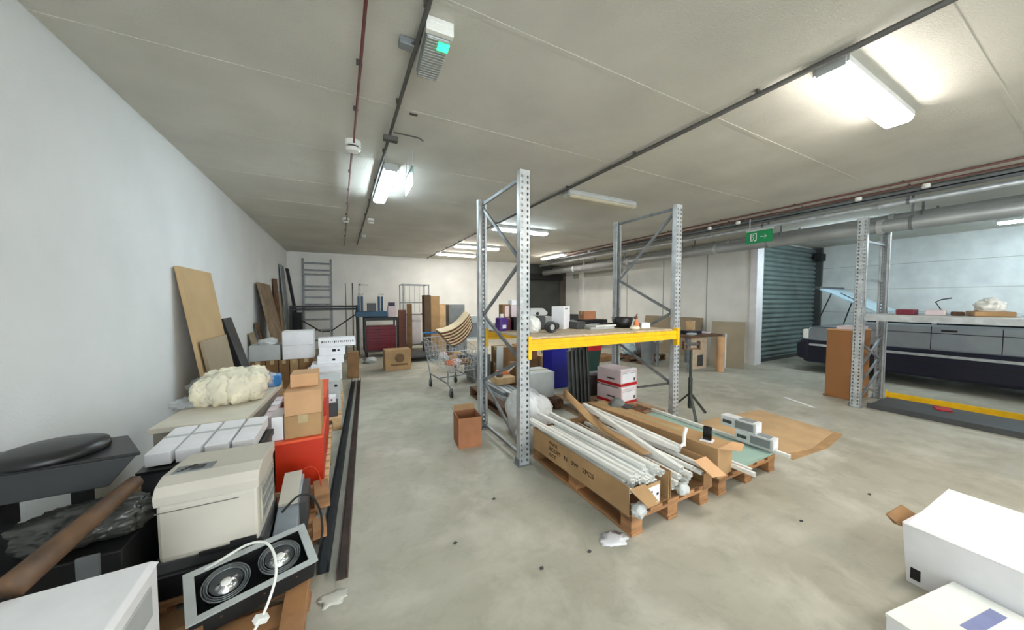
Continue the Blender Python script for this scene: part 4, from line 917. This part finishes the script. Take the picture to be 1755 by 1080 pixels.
# ================================================================== BACK LEFT: LADDER, FRAME, TROLLEYS
t = thing('ladder', 'tall aluminium double ladder leaning against back wall', 'ladder', (-.62, 11.5, 0), -.05, rot=(-.085, 0, -.04))
for s in (-1, 1):
    b = B(); bx(b, s*.37-.03, s*.37+.03, -.04, .0, 0, 2.8); finish('stile', b, M_galvD, t)
    b = B(); bx(b, s*.33-.02, s*.33+.02, .005, .04, 0, 2.3); finish('stile', b, M_galv, t)
for z in (.3, .62, .94, 1.26, 1.4, 1.62, 1.84, 1.95, 2.32, 2.45, 2.66):
    b = B(); bx(b, -.34, .34, -.035, -.005, z-.025, z+.025); finish('rung', b, M_galvD, t)
def tubeframe(label, name, cat, x0, x1, y0, y1, z0, z1, r, m, mids=(), loc=None, wheels=False, group=None, rz=0):
    t = thing(name, label, cat, ((x0+x1)/2, (y0+y1)/2, 0), rz, group); a, c = (x1-x0)/2, (y1-y0)/2
    for sx in (-1, 1):
        for sy in (-1, 1):
            b = B(); bx(b, sx*a-r, sx*a+r, sy*c-r, sy*c+r, z0, z1); finish('upright', b, m, t)
    b = B()
    for z in (z1-r,)+tuple(mids):
        for sy in (-1, 1): bx(b, -a, a, sy*c-r*.8, sy*c+r*.8, z-r*.8, z+r*.8)
        for sx in (-1, 1): bx(b, sx*a-r*.8, sx*a+r*.8, -c, c, z-r*.8, z+r*.8)
    finish('rails', b, m, t)
    if wheels:
        for sx in (-1, 1):
            for sy in (-1, 1):
                b = B(); lathe(b, [(.055, -.015), (.06, 0), (.055, .015)], c=(sx*(a-.04), sy*(c-.04), .06), axis='x', seg=16); bx(b, sx*(a-.04)-.02, sx*(a-.04)+.02, sy*(c-.04)-.02, sy*(c-.04)+.02, .11, z0+.001); finish('caster', b, M_vdark, t)
    return t
t = tubeframe('dark steel frame with diagonal braces before the ladder', 'steel_stand', 'stand', -1.12, .42, 9.95, 10.45, 0, 1.38, .03, M_steelD, (1.28,))
for a, c in (((-.74, 1.15), (-.12, .70)), ((.74, 1.15), (.12, .70)), ((-.1, .70), (.1, .70))):
    b = B(); bar(b, (a[0], -.27, a[1]), (c[0], -.27, c[1]), .04, .03); finish('brace', b, M_vdark, t)
simple('dark_board', 'dark flat panel standing in left end of the steel frame', 'panel', -.98, 10.2, 0, .16, .3, 1.2, M_vdark)
for x, l in ((-.02, 'thin pale pole standing behind the steel frame'), (.16, 'thin dark pole standing behind steel frame, right one')):
    b = B(); tube(b, [(0, 0, 0), (0, 0, 2.02)], .014); mono('standing_pole', l, 'pole', b, M_galvD if x < 0.1 else M_steelD, (x+.16, 10.6, 0))
# blue trolley with crimson crates
t = tubeframe('dark trolley frame holding crimson folded crates and blue bench', 'crate_trolley', 'trolley', .56, 1.36, 9.3, 9.9, .15, 1.06, .022, M_steelD, (.17, 1.0), wheels=True)
b = B(); bx(b, -.4, .4, -.3, .3, .15, .17); finish('deck', b, M_steelD, t)
for i in range(8):
    z = .172 + .082*i
    b = B(); bx(b, -.37, .37, -.27, .27, 0, .07); bx(b, -.375, .375, -.275, .275, .05, .0805)
    mono('crimson_crate', 'crimson folded plastic crate in the stack on dark trolley', 'crate', b, M_crim, (.96, 9.6, z), group='crimson crates stacked on the trolley', bev=.004)
t = thing('blue_bench', 'teal blue metal bench with hooked uprights on top of trolley', 'bench', (.73, 9.6, 1.061))
b = B(); bx(b, -.38, .38, -.24, .24, .02, .16); finish('seat_box', b, M_teal, t, bev=.01)
for x in (-.30, -.22, .20, .28):
    b = B(); bx(b, x-.028, x+.028, -.03, .03, .16, .56); finish('upright', b, M_teal, t)
    b = B(); tube(b, [(x, 0, .56), (x, -.0, .61), (x+.03, 0, .64), (x+.05, 0, .61)], .012, 6); finish('hook', b, M_galv, t)
b = B(); bx(b, -.38, -.34, -.2, .2, -.0, .02); bx(b, .34, .38, -.2, .2, 0, .02); finish('foot', b, M_steelD, t)
simple('black_case', 'black case sitting on the teal blue bench', 'case', .74, 9.52, 1.2215, .22, .18, .22, M_black)
simple('pink_carton', 'pale pink carton on trolley right of the blue bench', 'box', 1.25, 9.55, 1.062, .2, .2, .30, M_pink)
simple('dark_lid_box', 'small dark purple box on top of the pale pink carton', 'box', 1.25, 9.55, 1.363, .16, .16, .1, mat('dark_purple', (56, 46, 78), .6))
simple('patterned_screen', 'brown panel with red pattern standing right of crimson crates', 'panel', 1.52, 9.5, 0, .2, .12, 1.25, M_pat)
# wire cage trolley
t = tubeframe('tall wire cage trolley standing before the back wall', 'cage_trolley', 'trolley', 1.62, 2.36, 9.9, 10.5, .18, 2.0, .016, M_galvD, (.2, 1.45, 1.1), wheels=True)
b = B()
for k in range(1, 5): bx(b, -.37+.148*k-.005, -.37+.148*k+.005, .29, .30, .2, 1.98)
finish('mesh_bars', b, M_galvD, t)
b = B(); bx(b, -.37, .37, -.3, .3, .18, .2); finish('deck', b, M_steelD, t)
simple('brown_post_box', 'narrow tan post-like box at left of cage trolley', 'box', 1.69, 9.35, 0, .12, .12, 1.42, M_cardD)
simple('tall_dark_carton', 'tall dark brown carton standing right of the cage trolley', 'box', 2.08, 9.0, 0, .17, .3, 1.66, mat('dark_brown_card', (98, 78, 58), .85))
simple('tall_tan_carton', 'tall tan carton standing next to tall dark brown one', 'box', 2.30, 9.05, 0, .24, .3, 1.64, M_card)
simple('slim_tan_carton', 'slim light tan carton right of the tall tan carton', 'box', 2.54, 9.15, 0, .18, .26, 1.42, M_woodL)
simple('grey_shelf_unit', 'grey unit with flat top behind curved wooden pieces', 'shelf unit', 2.95, 9.2, 0, .46, .4, 1.40, M_mgrey)
simple('white_board', 'white panel leaning inside lower part of cage trolley', 'panel', 1.95, 10.1, .2005, .42, .04, .95, M_white)
b = B(); bx(b, -.55, .55, -.4, .4, 0, .05); mono('flat_dolly', 'low flat grey dolly under the tall cartons front', 'dolly', b, M_dgrey, (1.72, 8.55, .10), bev=.01)
b = B()
for s in (-1, 1):
    for r in (-1, 1): lathe(b, [(.045, -.015), (.045, .015)], c=(s*.45, r*.3, .0), axis='x', seg=14)
mono('dolly_wheels', 'black wheel set under the low grey dolly', 'wheels', b, M_vdark, (1.72, 8.55, .05))
b = B(); blob(b, (0, 0, .05), (.14, .12, .08), .5, 3, 0, sub=3); mono('white_bundle', 'small pale bundle on floor left of the carton with round print', 'bundle', b, M_lgrey, (.62, 8.6, 0), smooth=True)

# ================================================================== FAR BOX STACKS ON LEFT (pallet y 5.08-6.42)
P0 = .1445
for i, (x0, x1, l, m) in enumerate(((-1.20, -1.02, 'brown carton in far row, leftmost', M_cardD), (-1.01, -.86, 'brown carton in far row with pale tape, second from left', M_cardD), (-.85, -.72, 'narrow brown carton in far row, third from left', M_cardD), (-.71, -.60, 'slim brown carton in far row, fourth from left', M_card), (-.59, -.40, 'brown carton in far row, rightmost under white boxes', M_cardD))):
    carton('brown_carton', l, x0, x1, 6.05, 6.38, P0, .595, m, group=None, tapey=True)
carton('grey_white_box', 'long grey-white box on far row of brown cartons', -1.21, -.83, 6.05, 6.38, .598, .83, M_lgrey, tape=False)
b = B(); blob(b, (0, 0, .03), (.13, .1, .07), .4, 3, 0, sub=4, crease=True, seed=3); mono('plastic_bag', 'clear crumpled bag on the long grey-white box', 'plastic bag', b, M_film2, (-1.0, 6.2, .832), smooth=True)
carton('white_box', 'white box on far row of brown cartons, lower of two', -.80, -.39, 6.04, 6.38, .598, .81, M_white, tape=False)
carton('white_box', 'white box on far row of brown cartons, upper of two', -.80, -.39, 6.04, 6.38, .813, 1.03, M_white, tape=False)
carton('brown_carton', 'brown carton standing right of the far white box column', .10, .30, 7.0, 7.3, 0, .5, M_cardD)
base = [(-.30, .0, .1445, .30), (-.30, .0, .302, .47)]
t = carton('white_box', 'pale grey box at foot of far column, in front of brown row', -.30, .0, 5.45, 5.95, .1445, .34, M_lgrey, tape=False)
t = carton('white_box', 'wide flat white box low in the far column', -.46, -.0, 5.46, 5.96, .342, .47, M_white, tape=False)
t = carton('white_box', 'white box in far column under the one with dark mark', -.40, -.0, 5.5, 5.96, .472, .555, M_white, tape=False)
t = carton('white_box', 'white box with small dark mark, second from top of column', -.32, .03, 5.62, 5.97, .557, .67, M_white, tape=False)
b = B(); bx(b, .02, .06, -.176, -.175, .04, .07); finish('printed_mark', b, M_inkb, t)
t = carton('white_box', 'white box with dark square mark just under long printed box', -.30, .05, 5.7, 5.98, .672, .80, M_white, tape=False)
b = B(); bx(b, .0, .05, -.1415, -.14, .05, .09); bx(b, .07, .1, -.1415, -.14, .06, .08); finish('printed_mark', b, M_inkb, t)
t = carton('long_printed_box', 'long white box with row of black print topping far column', -.31, .20, 5.72, 5.96, .802, .93, M_white, tape=False)
b = B()
for k in range(16): bx(b, -.21+.028*k, -.21+.028*k+(.008 if k % 3 else .014), -.1215, -.12, .06 if k % 2 else .055, .085)
finish('printed_mark', b, M_inkb, t)
# grey storage boxes (pallet y 4.25-5.05)
t = carton('grey_storage_box', 'pale grey storage box with round hole behind orange boxes', -.36, -.02, 4.55, 5.0, .1445, .52, M_lgrey, tape=False)
b = B(); lathe(b, [(.018, 0), (.018, .002)], c=(.12, -.227, .31), axis='y', seg=14); finish('hand_hole', b, M_vdark, t)
t = carton('white_box', 'small white box with black dot before grey storage box', -.22, -.07, 4.35, 4.5, .302, .37, M_white, tape=False)
b = B(); lathe(b, [(.01, 0), (.01, .002)], c=(.03, -.077, .035), axis='y', seg=12); finish('printed_mark', b, M_inkb, t)
carton('dark_box', 'dark grey box under small white box with black dot', -.24, -.05, 4.32, 4.52, .1445, .30, M_dgrey, tape=False)
carton('brown_carton', 'brown carton at left behind the beige cabinet', -.97, -.66, 4.4, 4.95, .1445, .50, M_card)
b = B(); bx(b, -.15, .15, -.12, .12, 0, .12); bx(b, -.13, .13, -.10, .10, .12, .135)
mono('blue_tub', 'sky blue plastic tub on brown carton behind foam bag', 'tub', b, M_lblue, (-.82, 4.62, .502), bev=.01)

# ================================================================== ORANGE BOXES AND CARTONS
def orange_box(label, x0, x1, y0, y1, z0, z1):
    t = thing('orange_box', label, 'box', ((x0+x1)/2, (y0+y1)/2, z0), 0); a, c, h = (x1-x0)/2, (y1-y0)/2, z1-z0
    b = B(); bx(b, -a, a, -c, c, 0, h-.012); finish('body', b, M_or, t, bev=.004)
    b = B(); bx(b, -a-.004, a+.004, -c-.004, c+.004, h-.018, h-.0); finish('rim', b, M_orL, t, bev=.003)
    return t
orange_box('orange-red plastic box nearest camera, holding up brown cartons', -.43, -.135, 2.77, 3.25, .1445, .50)
orange_box('taller orange-red plastic box behind the near one', -.44, -.13, 3.3, 4.0, .1445, .665)
carton('brown_carton', 'brown carton resting directly on near orange box', -.375, -.145, 2.80, 3.14, .502, .67, M_card, tape=True, tapey=True)
carton('brown_carton', 'brown carton in middle of stack on near orange box', -.37, -.14, 2.79, 3.13, .672, .845, M_cardL, tape=False)
t = carton('brown_carton', 'topmost brown carton of stack on near orange box', -.345, -.165, 2.92, 3.13, .847, .945, M_cardL, tape=False)
simple('small_white_box', 'small white box wedged between beige cabinet and brown cartons', 'box', -.416, 2.93, .502, .07, .24, .17, M_white)
# beige cabinet
t = thing('beige_cabinet', 'low beige cabinet carrying the bag of cream foam pieces', 'cabinet', (-.80, 3.30, .1445), -.06)
b = B(); bx(b, -.235, .235, -.47, .52, 0, .52); finish('body', b, mat('beige_side_panel', (166, 158, 142), .7, var=.05), t, bev=.004)
b = B(); bx(b, -.25, .25, -.49, .53, .52, .556); finish('top_panel', b, mat('beige_worktop', (214, 206, 190), .6, var=.04), t, bev=.004)
b = B(); bx(b, -.2, .2, -.4715, -.47, .05, .47); finish('door_panel', b, MATS['beige_side_panel'], t)
for i, (y, w, m, l) in enumerate(((3.0, .15, M_pink, 'pale pink printed packet beside cabinet, nearest'), (3.17, .14, M_pink, 'pale pink packet beside cabinet, second'), (3.33, .12, M_white, 'white packet beside cabinet, third'), (3.47, .12, M_pink, 'pale pink packet beside cabinet, furthest'))):
    t = thing('product_packet', l, 'packet', (-.492, y+.0, .1445), -.06, 'packets beside the beige cabinet')
    b = B(); bx(b, -.03, .03, -w/2, w/2, 0, .50); finish('body', b, m, t, bev=.003)
    b = B(); bx(b, .0302, .032, -w*.3, w*.3, .32, .42); bx(b, .0302, .032, -w*.3, w*.1, .2, .28); finish('printed_mark', b, mat('rosy_ink', (170, 120, 124), .8), t)
# bag of foam
t = thing('foam_bag', 'clear bag full of cream foam pieces on the beige cabinet', 'bag', (-.78, 3.40, .7015), 0)
b = B()
for i, (x, y, z, rx, ry, rz_) in enumerate(((-.15, -.12, .09, .09, .10, .11), (-.05, -.15, .10, .09, .10, .12), (.06, -.15, .10, .09, .10, .12), (.15, -.10, .11, .08, .10, .12), (-.02, .04, .15, .15, .12, .10), (.12, .08, .14, .10, .12, .11), (-.15, .08, .12, .09, .12, .11))):
    blob(b, (x, y, z), (rx, ry, rz_), .18, 3, 0, sub=4, seed=i+30)
finish('foam_pieces', b, M_creamfoam, t, smooth=True)
b = B(); blob(b, (0, -.02, .12), (.27, .29, .145), .25, 2.5, 0, sub=5, seed=41, crease=True); finish('film', b, mat('thin_clear_film', (232, 236, 238), .18, alpha=.12, bump=.7, bscale=18), t, smooth=True)
b = B(); blob(b, (-.26, -.10, .03), (.09, .10, .04), .5, 3, 0, sub=4, seed=42, crease=True); finish('film_tail', b, M_film, t, smooth=True)
t = thing('blue_pack', 'blue and white plastic pack beside foam bag on cabinet', 'pack', (-.59, 3.78, .7015), .1)
b = B(); bx(b, -.075, .075, -.09, .09, 0, .10); finish('body', b, M_lblue, t, bev=.02)
b = B(); blob(b, (-.04, -.03, .07), (.10, .09, .06), .4, 3, 0.002, sub=4, seed=45, crease=True); finish('film', b, M_film, t, smooth=True)

# ================================================================== NEAR LEFT HEAP
def cat(P, n=8):
    out = []
    P = [P[0]]+P+[P[-1]]
    for i in range(1, len(P)-2):
        p0, p1, p2, p3 = map(Vector, P[i-1:i+3])
        for k in range(n):
            u = k/n; out.append(.5*((2*p1)+(p2-p0)*u+(2*p0-5*p1+4*p2-p3)*u*u+(3*p1-p0-3*p2+p3)*u**3))
    out.append(Vector(P[-2])); return out

# dark machine with white boxes on top
t = thing('dark_machine', 'dark grey slatted machine carrying four white keyboard boxes', 'machine', (-.70, 2.56, .1445), -.03)
b = B(); bx(b, -.25, .25, -.165, .17, 0, .44); finish('body', b, M_dgrey, t, bev=.01)
b = B(); extr(b, [(-.18, .44), (.18, .44), (.18, .475), (-.18, .455)], 'x', -.26, .27); finish('tray', b, M_black, t)
b = B()
for k in range(6): bx(b, .2505, .256, -.14+k*.05, -.115+k*.05, .1, .42)
finish('slats', b, M_mgrey, t)
for i in range(4):
    t = thing('keyboard_box', ('leftmost of the four slim white boxes', 'second from left of the four slim white boxes', 'third from left of the four slim white boxes', 'rightmost of the four slim white boxes')[i]+' on dark machine', 'box', (-.885+.122*i, 2.60, .622), 0, 'slim white boxes on the dark machine', rot=(.07, 0, -.03))
    b = B(); bx(b, -.053, .053, -.18, .18, 0, .07); finish('body', b, M_white, t, bev=.004)
    b = B(); bx(b, -.054, .054, .02, .045, .0695, .0712); finish('tape', b, M_lgrey, t)
# cream printer
t = thing('printer', 'cream multifunction printer on a black machine in near heap', 'printer', (-.535, 2.10, .345), 0)
t.rotation_euler = (0, 0, -.02)
b = B(); extr(b, [(-.175, .03), (-.165, 0), (.19, 0), (.19, .29), (-.165, .29), (-.18, .25)], 'x', -.185, .17); finish('body', b, M_cream, t, bev=.014)
b = B(); extr(b, [(-.185, .265), (-.18, .292), (.19, .292), (.19, .345), (-.10, .365), (-.165, .345), (-.19, .31)], 'x', -.19, .178); finish('lid', b, M_cream, t, bev=.012)
b = B(); bx(b, -.187, .172, -.1825, -.176, .285, .288); bx(b, -.187, .1, -.1845, -.178, .235, .2375); finish('seam_line', b, M_cream2, t)
b = B(); extr(b, [(-.10, .3655), (-.02, .362), (-.02, .366), (-.10, .3695)], 'x', -.16, -.02); finish('control_panel', b, M_mgrey, t)
b = B()
for k in range(5): extr(b, [(-.085+.012*k, .369), (-.078+.012*k, .3685), (-.078+.012*k, .371), (-.085+.012*k, .3715)], 'x', -.145+.01*k, -.125+.01*k)
bx(b, -.10, -.05, -.085, -.045, .3685, .3705); finish('button', b, M_black, t)
b = B(); bx(b, .171, .176, -.13, .15, .06, .25); finish('side_vent_panel', b, mat('darker_cream_panel', (178, 174, 160), .5), t)  # vent panel in a darker cream than the body
b = B()
for k in range(4):
    for j in range(3): bx(b, .1765, .179, -.11+.066*k, -.06+.066*k, .08+.055*j, .11+.055*j)
finish('side_vent', b, M_mgrey, t)
b = B(); bx(b, -.05, .06, -.181, -.174, -.0, .02); bx(b, .06, .16, -.18, -.174, .0, .035); finish('paper_slot', b, M_black, t)
t = thing('black_machine', 'flat black machine underneath the cream printer', 'machine', (-.555, 2.16, .1445), 0)
b = B(); bx(b, -.20, .20, -.175, .19, 0, .12); finish('body', b, M_black, t, bev=.008)
b = B(); bx(b, -.195, .195, -.21, .19, .125, .2); finish('upper_tray', b, M_dgrey, t, bev=.008)
b = B(); bx(b, -.18, .18, -.212, -.208, .14, .15); finish('tray_slot', b, M_vdark, t)
# grey scanner right of the printer
t = thing('grey_scanner', 'light grey scanner tilted between printer and orange box', 'scanner', (-.275, 2.27, .1445), 0)
b = B(); extr(b, [(-.26, 0), (.26, 0), (.26, .21), (.15, .21), (-.26, .09)], 'x', -.07, .04); finish('body', b, mat('blue_grey_plastic', (150, 158, 166), .45), t, bev=.006)
b = B(); extr(b, [(-.02, .165), (.25, .225), (.25, .24), (-.02, .18)], 'x', -.065, .03); finish('lid', b, M_cream, t)
b = B(); bx(b, .041, .075, -.05, .24, 0, .18); finish('dark_end', b, M_dgrey, t)
b = B(); tube(b, cat([(-.31, 2.15, .33), (-.24, 2.2, .375), (-.175, 2.2, .36), (-.125, 2.13, .29), (-.115, 2.06, .20), (-.135, 2.05, .155)]), .006, 8)
mono('black_cable', 'black cable arching out beside the light grey scanner', 'cable', b, M_vdark, smooth=True)
b = B(); tube(b, cat([(-.28, 2.56, .33), (-.22, 2.6, .36), (-.165, 2.58, .33), (-.14, 2.52, .25), (-.135, 2.48, .17)]), .0035, 6)
mono('orange_cable', 'thin orange cable arching in front of near orange box', 'cable', b, M_or, smooth=True)
simple('wood_block', 'short pale wooden block at end of pallet beside scanner', 'wood block', -.14, 2.52, .1445, .09, .2, .10, M_wood, .1)
simple('wood_block', 'short brown wooden block below near orange box', 'wood block', -.135, 2.17, .1445, .07, .12, .06, M_wood, .1)
# timber plank along pallet edge
b = B(); bx(b, -.045, .045, -.42, .40, 0, .022); mono('timber_plank', 'long bare timber plank along edge of the bottom left pallet', 'plank', b, M_wood, (-.205, 1.46, .1445), bev=.003)
# double spotlight
t = bpy.data.objects.new('double_spotlight', None); COL.objects.link(t)
t['label'] = 'double recessed spotlight in grey frame with white cable, near heap'; t['category'] = 'spotlight'
c0 = Vector((-.362, 1.775, .315)); ex = (Vector((-.157, 1.944, .315))-Vector((-.575, 1.80, .315))).normalized()
nz = Vector((.04, -.30, .95)); nz = (nz - ex*nz.dot(ex)).normalized(); ey = nz.cross(ex)
t.matrix_world = Matrix(((ex.x, ey.x, nz.x, c0.x), (ex.y, ey.y, nz.y, c0.y), (ex.z, ey.z, nz.z, c0.z), (0, 0, 0, 1)))
HX, HY = .222, .118
b = B()
bx(b, -HX, HX, -HY, -HY+.026, -.004, .004); bx(b, -HX, HX, HY-.026, HY, -.004, .004); bx(b, -HX, -HX+.034, -HY+.026, HY-.026, -.004, .004); bx(b, HX-.034, HX, -HY+.026, HY-.026, -.004, .004)
finish('frame', b, mat('grey_frame', (176, 180, 178), .45, .2), t, bev=.0015)
b = B(); bx(b, -HX+.01, HX-.01, -HY+.01, -HY+.014, -.10, -.004); bx(b, -HX+.01, HX-.01, HY-.014, HY-.01, -.10, -.004); bx(b, -HX+.01, -HX+.014, -HY+.014, HY-.014, -.10, -.004); bx(b, HX-.014, HX-.01, -HY+.014, HY-.014, -.10, -.004); bx(b, -HX+.01, HX-.01, -HY+.01, HY-.01, -.104, -.10)
finish('housing', b, mat('matte_black', (22, 22, 22), .85), t)
for s in (-1, 1):
    cx = s*.094
    b = B()
    for r in (.077, .068, .060): lathe(b, [(r, -.006), (r+.004, 0), (r+.002, -.012)], c=(cx, 0, .0), seg=36, ring=True)
    lathe(b, [(.077, -.006), (.074, -.03), (.056, -.03), (.060, -.01)], c=(cx, 0, 0), seg=36, ring=True)
    g = finish('gimbal_ring', b, mat('satin_grey_ring', (126, 130, 132), .35, .5), t, smooth=True)
    b = B(); lathe(b, [(.055, -.004), (.050, -.015), (.036, -.034), (.015, -.046)], c=(cx, 0, 0), seg=32); finish('reflector', b, M_chrome, g, smooth=True)
    b = B(); lathe(b, [(.018, -.006), (.020, -.012), (.014, -.03)], c=(cx, 0, .004), seg=20); bx(b, cx-.055, cx+.055, -.003, .003, -.008, -.005); finish('bulb_cap', b, M_white2, g, smooth=True)
b = B()
for x in (-.12, .02, .14): lathe(b, [(.004, 0), (.004, .003)], c=(x, -HY+.009, -.045), seg=10, axis='y')
finish('screw', b, M_chrome, t)
# white flex
b = B(); pts = []
ctrl = [(-.60, 1.86, .30), (-.50, 1.80, .37), (-.38, 1.79, .42), (-.30, 1.74, .42), (-.262, 1.64, .36), (-.29, 1.56, .27), (-.35, 1.50, .20), (-.40, 1.44, .165), (-.45, 1.36, .16)]
tube(b, cat(ctrl), .0055, 8)
t2 = mono('white_cable', 'white mains cable looping over the double spotlight', 'cable', b, M_white2, smooth=True)
b = B(); bx(b, -.025, .025, -.014, .014, -.012, .012); cc = finish('connector', b, M_white2, t2, bev=.003); cc.location = (-.30, 1.545, .255); cc.rotation_euler = (.3, .6, .7)
# white polystyrene box
t = thing('white_box', 'big white ridged box cut by bottom left picture edge', 'box', (-.85, 1.29, .1445), .02)
b = B(); bx(b, -.28, .27, -.25, .26, 0, .44); finish('body', b, M_white, t, bev=.006)
b = B(); taper(b, -.285, .275, -.255, .265, .44, -.27, .26, -.24, .25, .458); finish('lid', b, M_white, t, bev=.003)
b = B(); bx(b, .2702, .276, -.2, .2, .30, .40); bx(b, .2702, .276, -.22, .22, .08, .22); finish('side_ridge', b, M_lgrey, t, bev=.002)
simple('brown_carton_piece', 'brown wooden block between white ridged box and spotlight', 'wood block', -.545, 1.62, .1445, .10, .10, .10, M_wood, .2)
simple('pink_box', 'low pale pink box in front of the brown wooden block', 'box', -.50, 1.44, .1445, .13, .12, .07, M_pink, .1)
t = thing('grey_plug', 'grey round plastic plug unit under the spotlight', 'plug', (-.33, 1.44, .1445), .3)
b = B(); bx(b, -.08, .10, -.05, .05, 0, .06); finish('body', b, M_mgrey, t, bev=.012)
b = B(); lathe(b, [(.035, .06), (.035, .075), (.028, .078)], c=(-.03, 0, 0), seg=20); finish('cap', b, M_lgrey, t)
# black stuff near wall
t = thing('black_cabinet', 'low black metal cabinet by the wall, below the heap of bags', 'cabinet', (-1.07, 2.04, .1445), 0)
b = B(); bx(b, -.29, .285, -.22, .22, 0, .375); finish('body', b, M_black, t, bev=.006)
b = B(); bx(b, .17, .23, -.232, -.22, .27, .385); finish('latch', b, M_mgrey, t)
b = B(); blob(b, (0, 0, .07), (.20, .13, .085), .3, 2, 0, sub=5, seed=51, crease=True); mono('black_sack', 'shiny black plastic sack lying on low black cabinet', 'sack', b, mat('dark_grey_sack', (62, 62, 58), .3, var=.3), (-.93, 1.96, .5205), smooth=True)
t = thing('black_tub', 'black trapezoid plastic tub at left beside the white keyboard boxes', 'tub', (-1.08, 2.13, .69), 0)
b = B(); hexa(b, [(-.26, -.08, 0), (.17, -.08, 0), (.04, .14, 0), (-.26, .14, 0), (-.27, -.10, .128), (.27, -.10, .128), (.12, .17, .128), (-.27, .17, .128)]); finish('body', b, mat('charcoal_plastic', (56, 57, 58), .45), t, bev=.006)
b = B(); hexa(b, [(-.275, -.11, .128), (.285, -.11, .128), (.13, .18, .128), (-.275, .18, .128), (-.275, -.11, .142), (.285, -.11, .142), (.13, .18, .142), (-.275, .18, .142)]); finish('rim', b, M_black, t, bev=.004)
b = B(); bx(b, -.26, -.2, .02, .14, -.169, 0); finish('foot', b, M_black, t)
b = B(); bx(b, -.02, .03, .08, .13, -.169, 0); finish('foot', b, M_black, t)
b = B(); lathe(b, [(.16, 0), (.165, .01), (.16, .03), (.11, .045), (.02, .05)], seg=32); mono('black_round_lid', 'round black lid lying on the trapezoid tub', 'lid', b, M_black, (-1.12, 2.16, .8325), smooth=True)
b = B(); tube(b, [(-.905, 1.55, .63), (-.80, 1.98, .72)], [.04, .028], 14); mono('wooden_post', 'round brown wooden post sticking out below the black tub', 'post', b, mat('worn_brown_wood', (92, 66, 44), .6, var=.3, scale=12), smooth=True)

# long steel bars on the floor
def floorbar(label, a, c, w, h, m):
    a, c = Vector(a), Vector(c); d = c-a; L = d.length
    b = B(); bx(b, 0, L, -w/2, w/2, 0, .006); bx(b, 0, L, -w/2, -w/2+.006, .006, h); bx(b, 0, L, w/2-.006, w/2, .006, h)
    mono('steel_channel', label, 'steel bar', b, m, a, rz=math.atan2(d.y, d.x), group='long steel channels on the floor')
floorbar('long dark steel channel on floor, nearer the pallets', (-.115, 2.02, 0), (.19, 6.7, 0), .06, .07, M_steelD)
floorbar('long rusty brown steel channel on floor, nearer the aisle', (-.02, 1.93, 0), (.29, 6.75, 0), .055, .06, mat('rusty_steel', (84, 66, 58), .6, .3, var=.3))
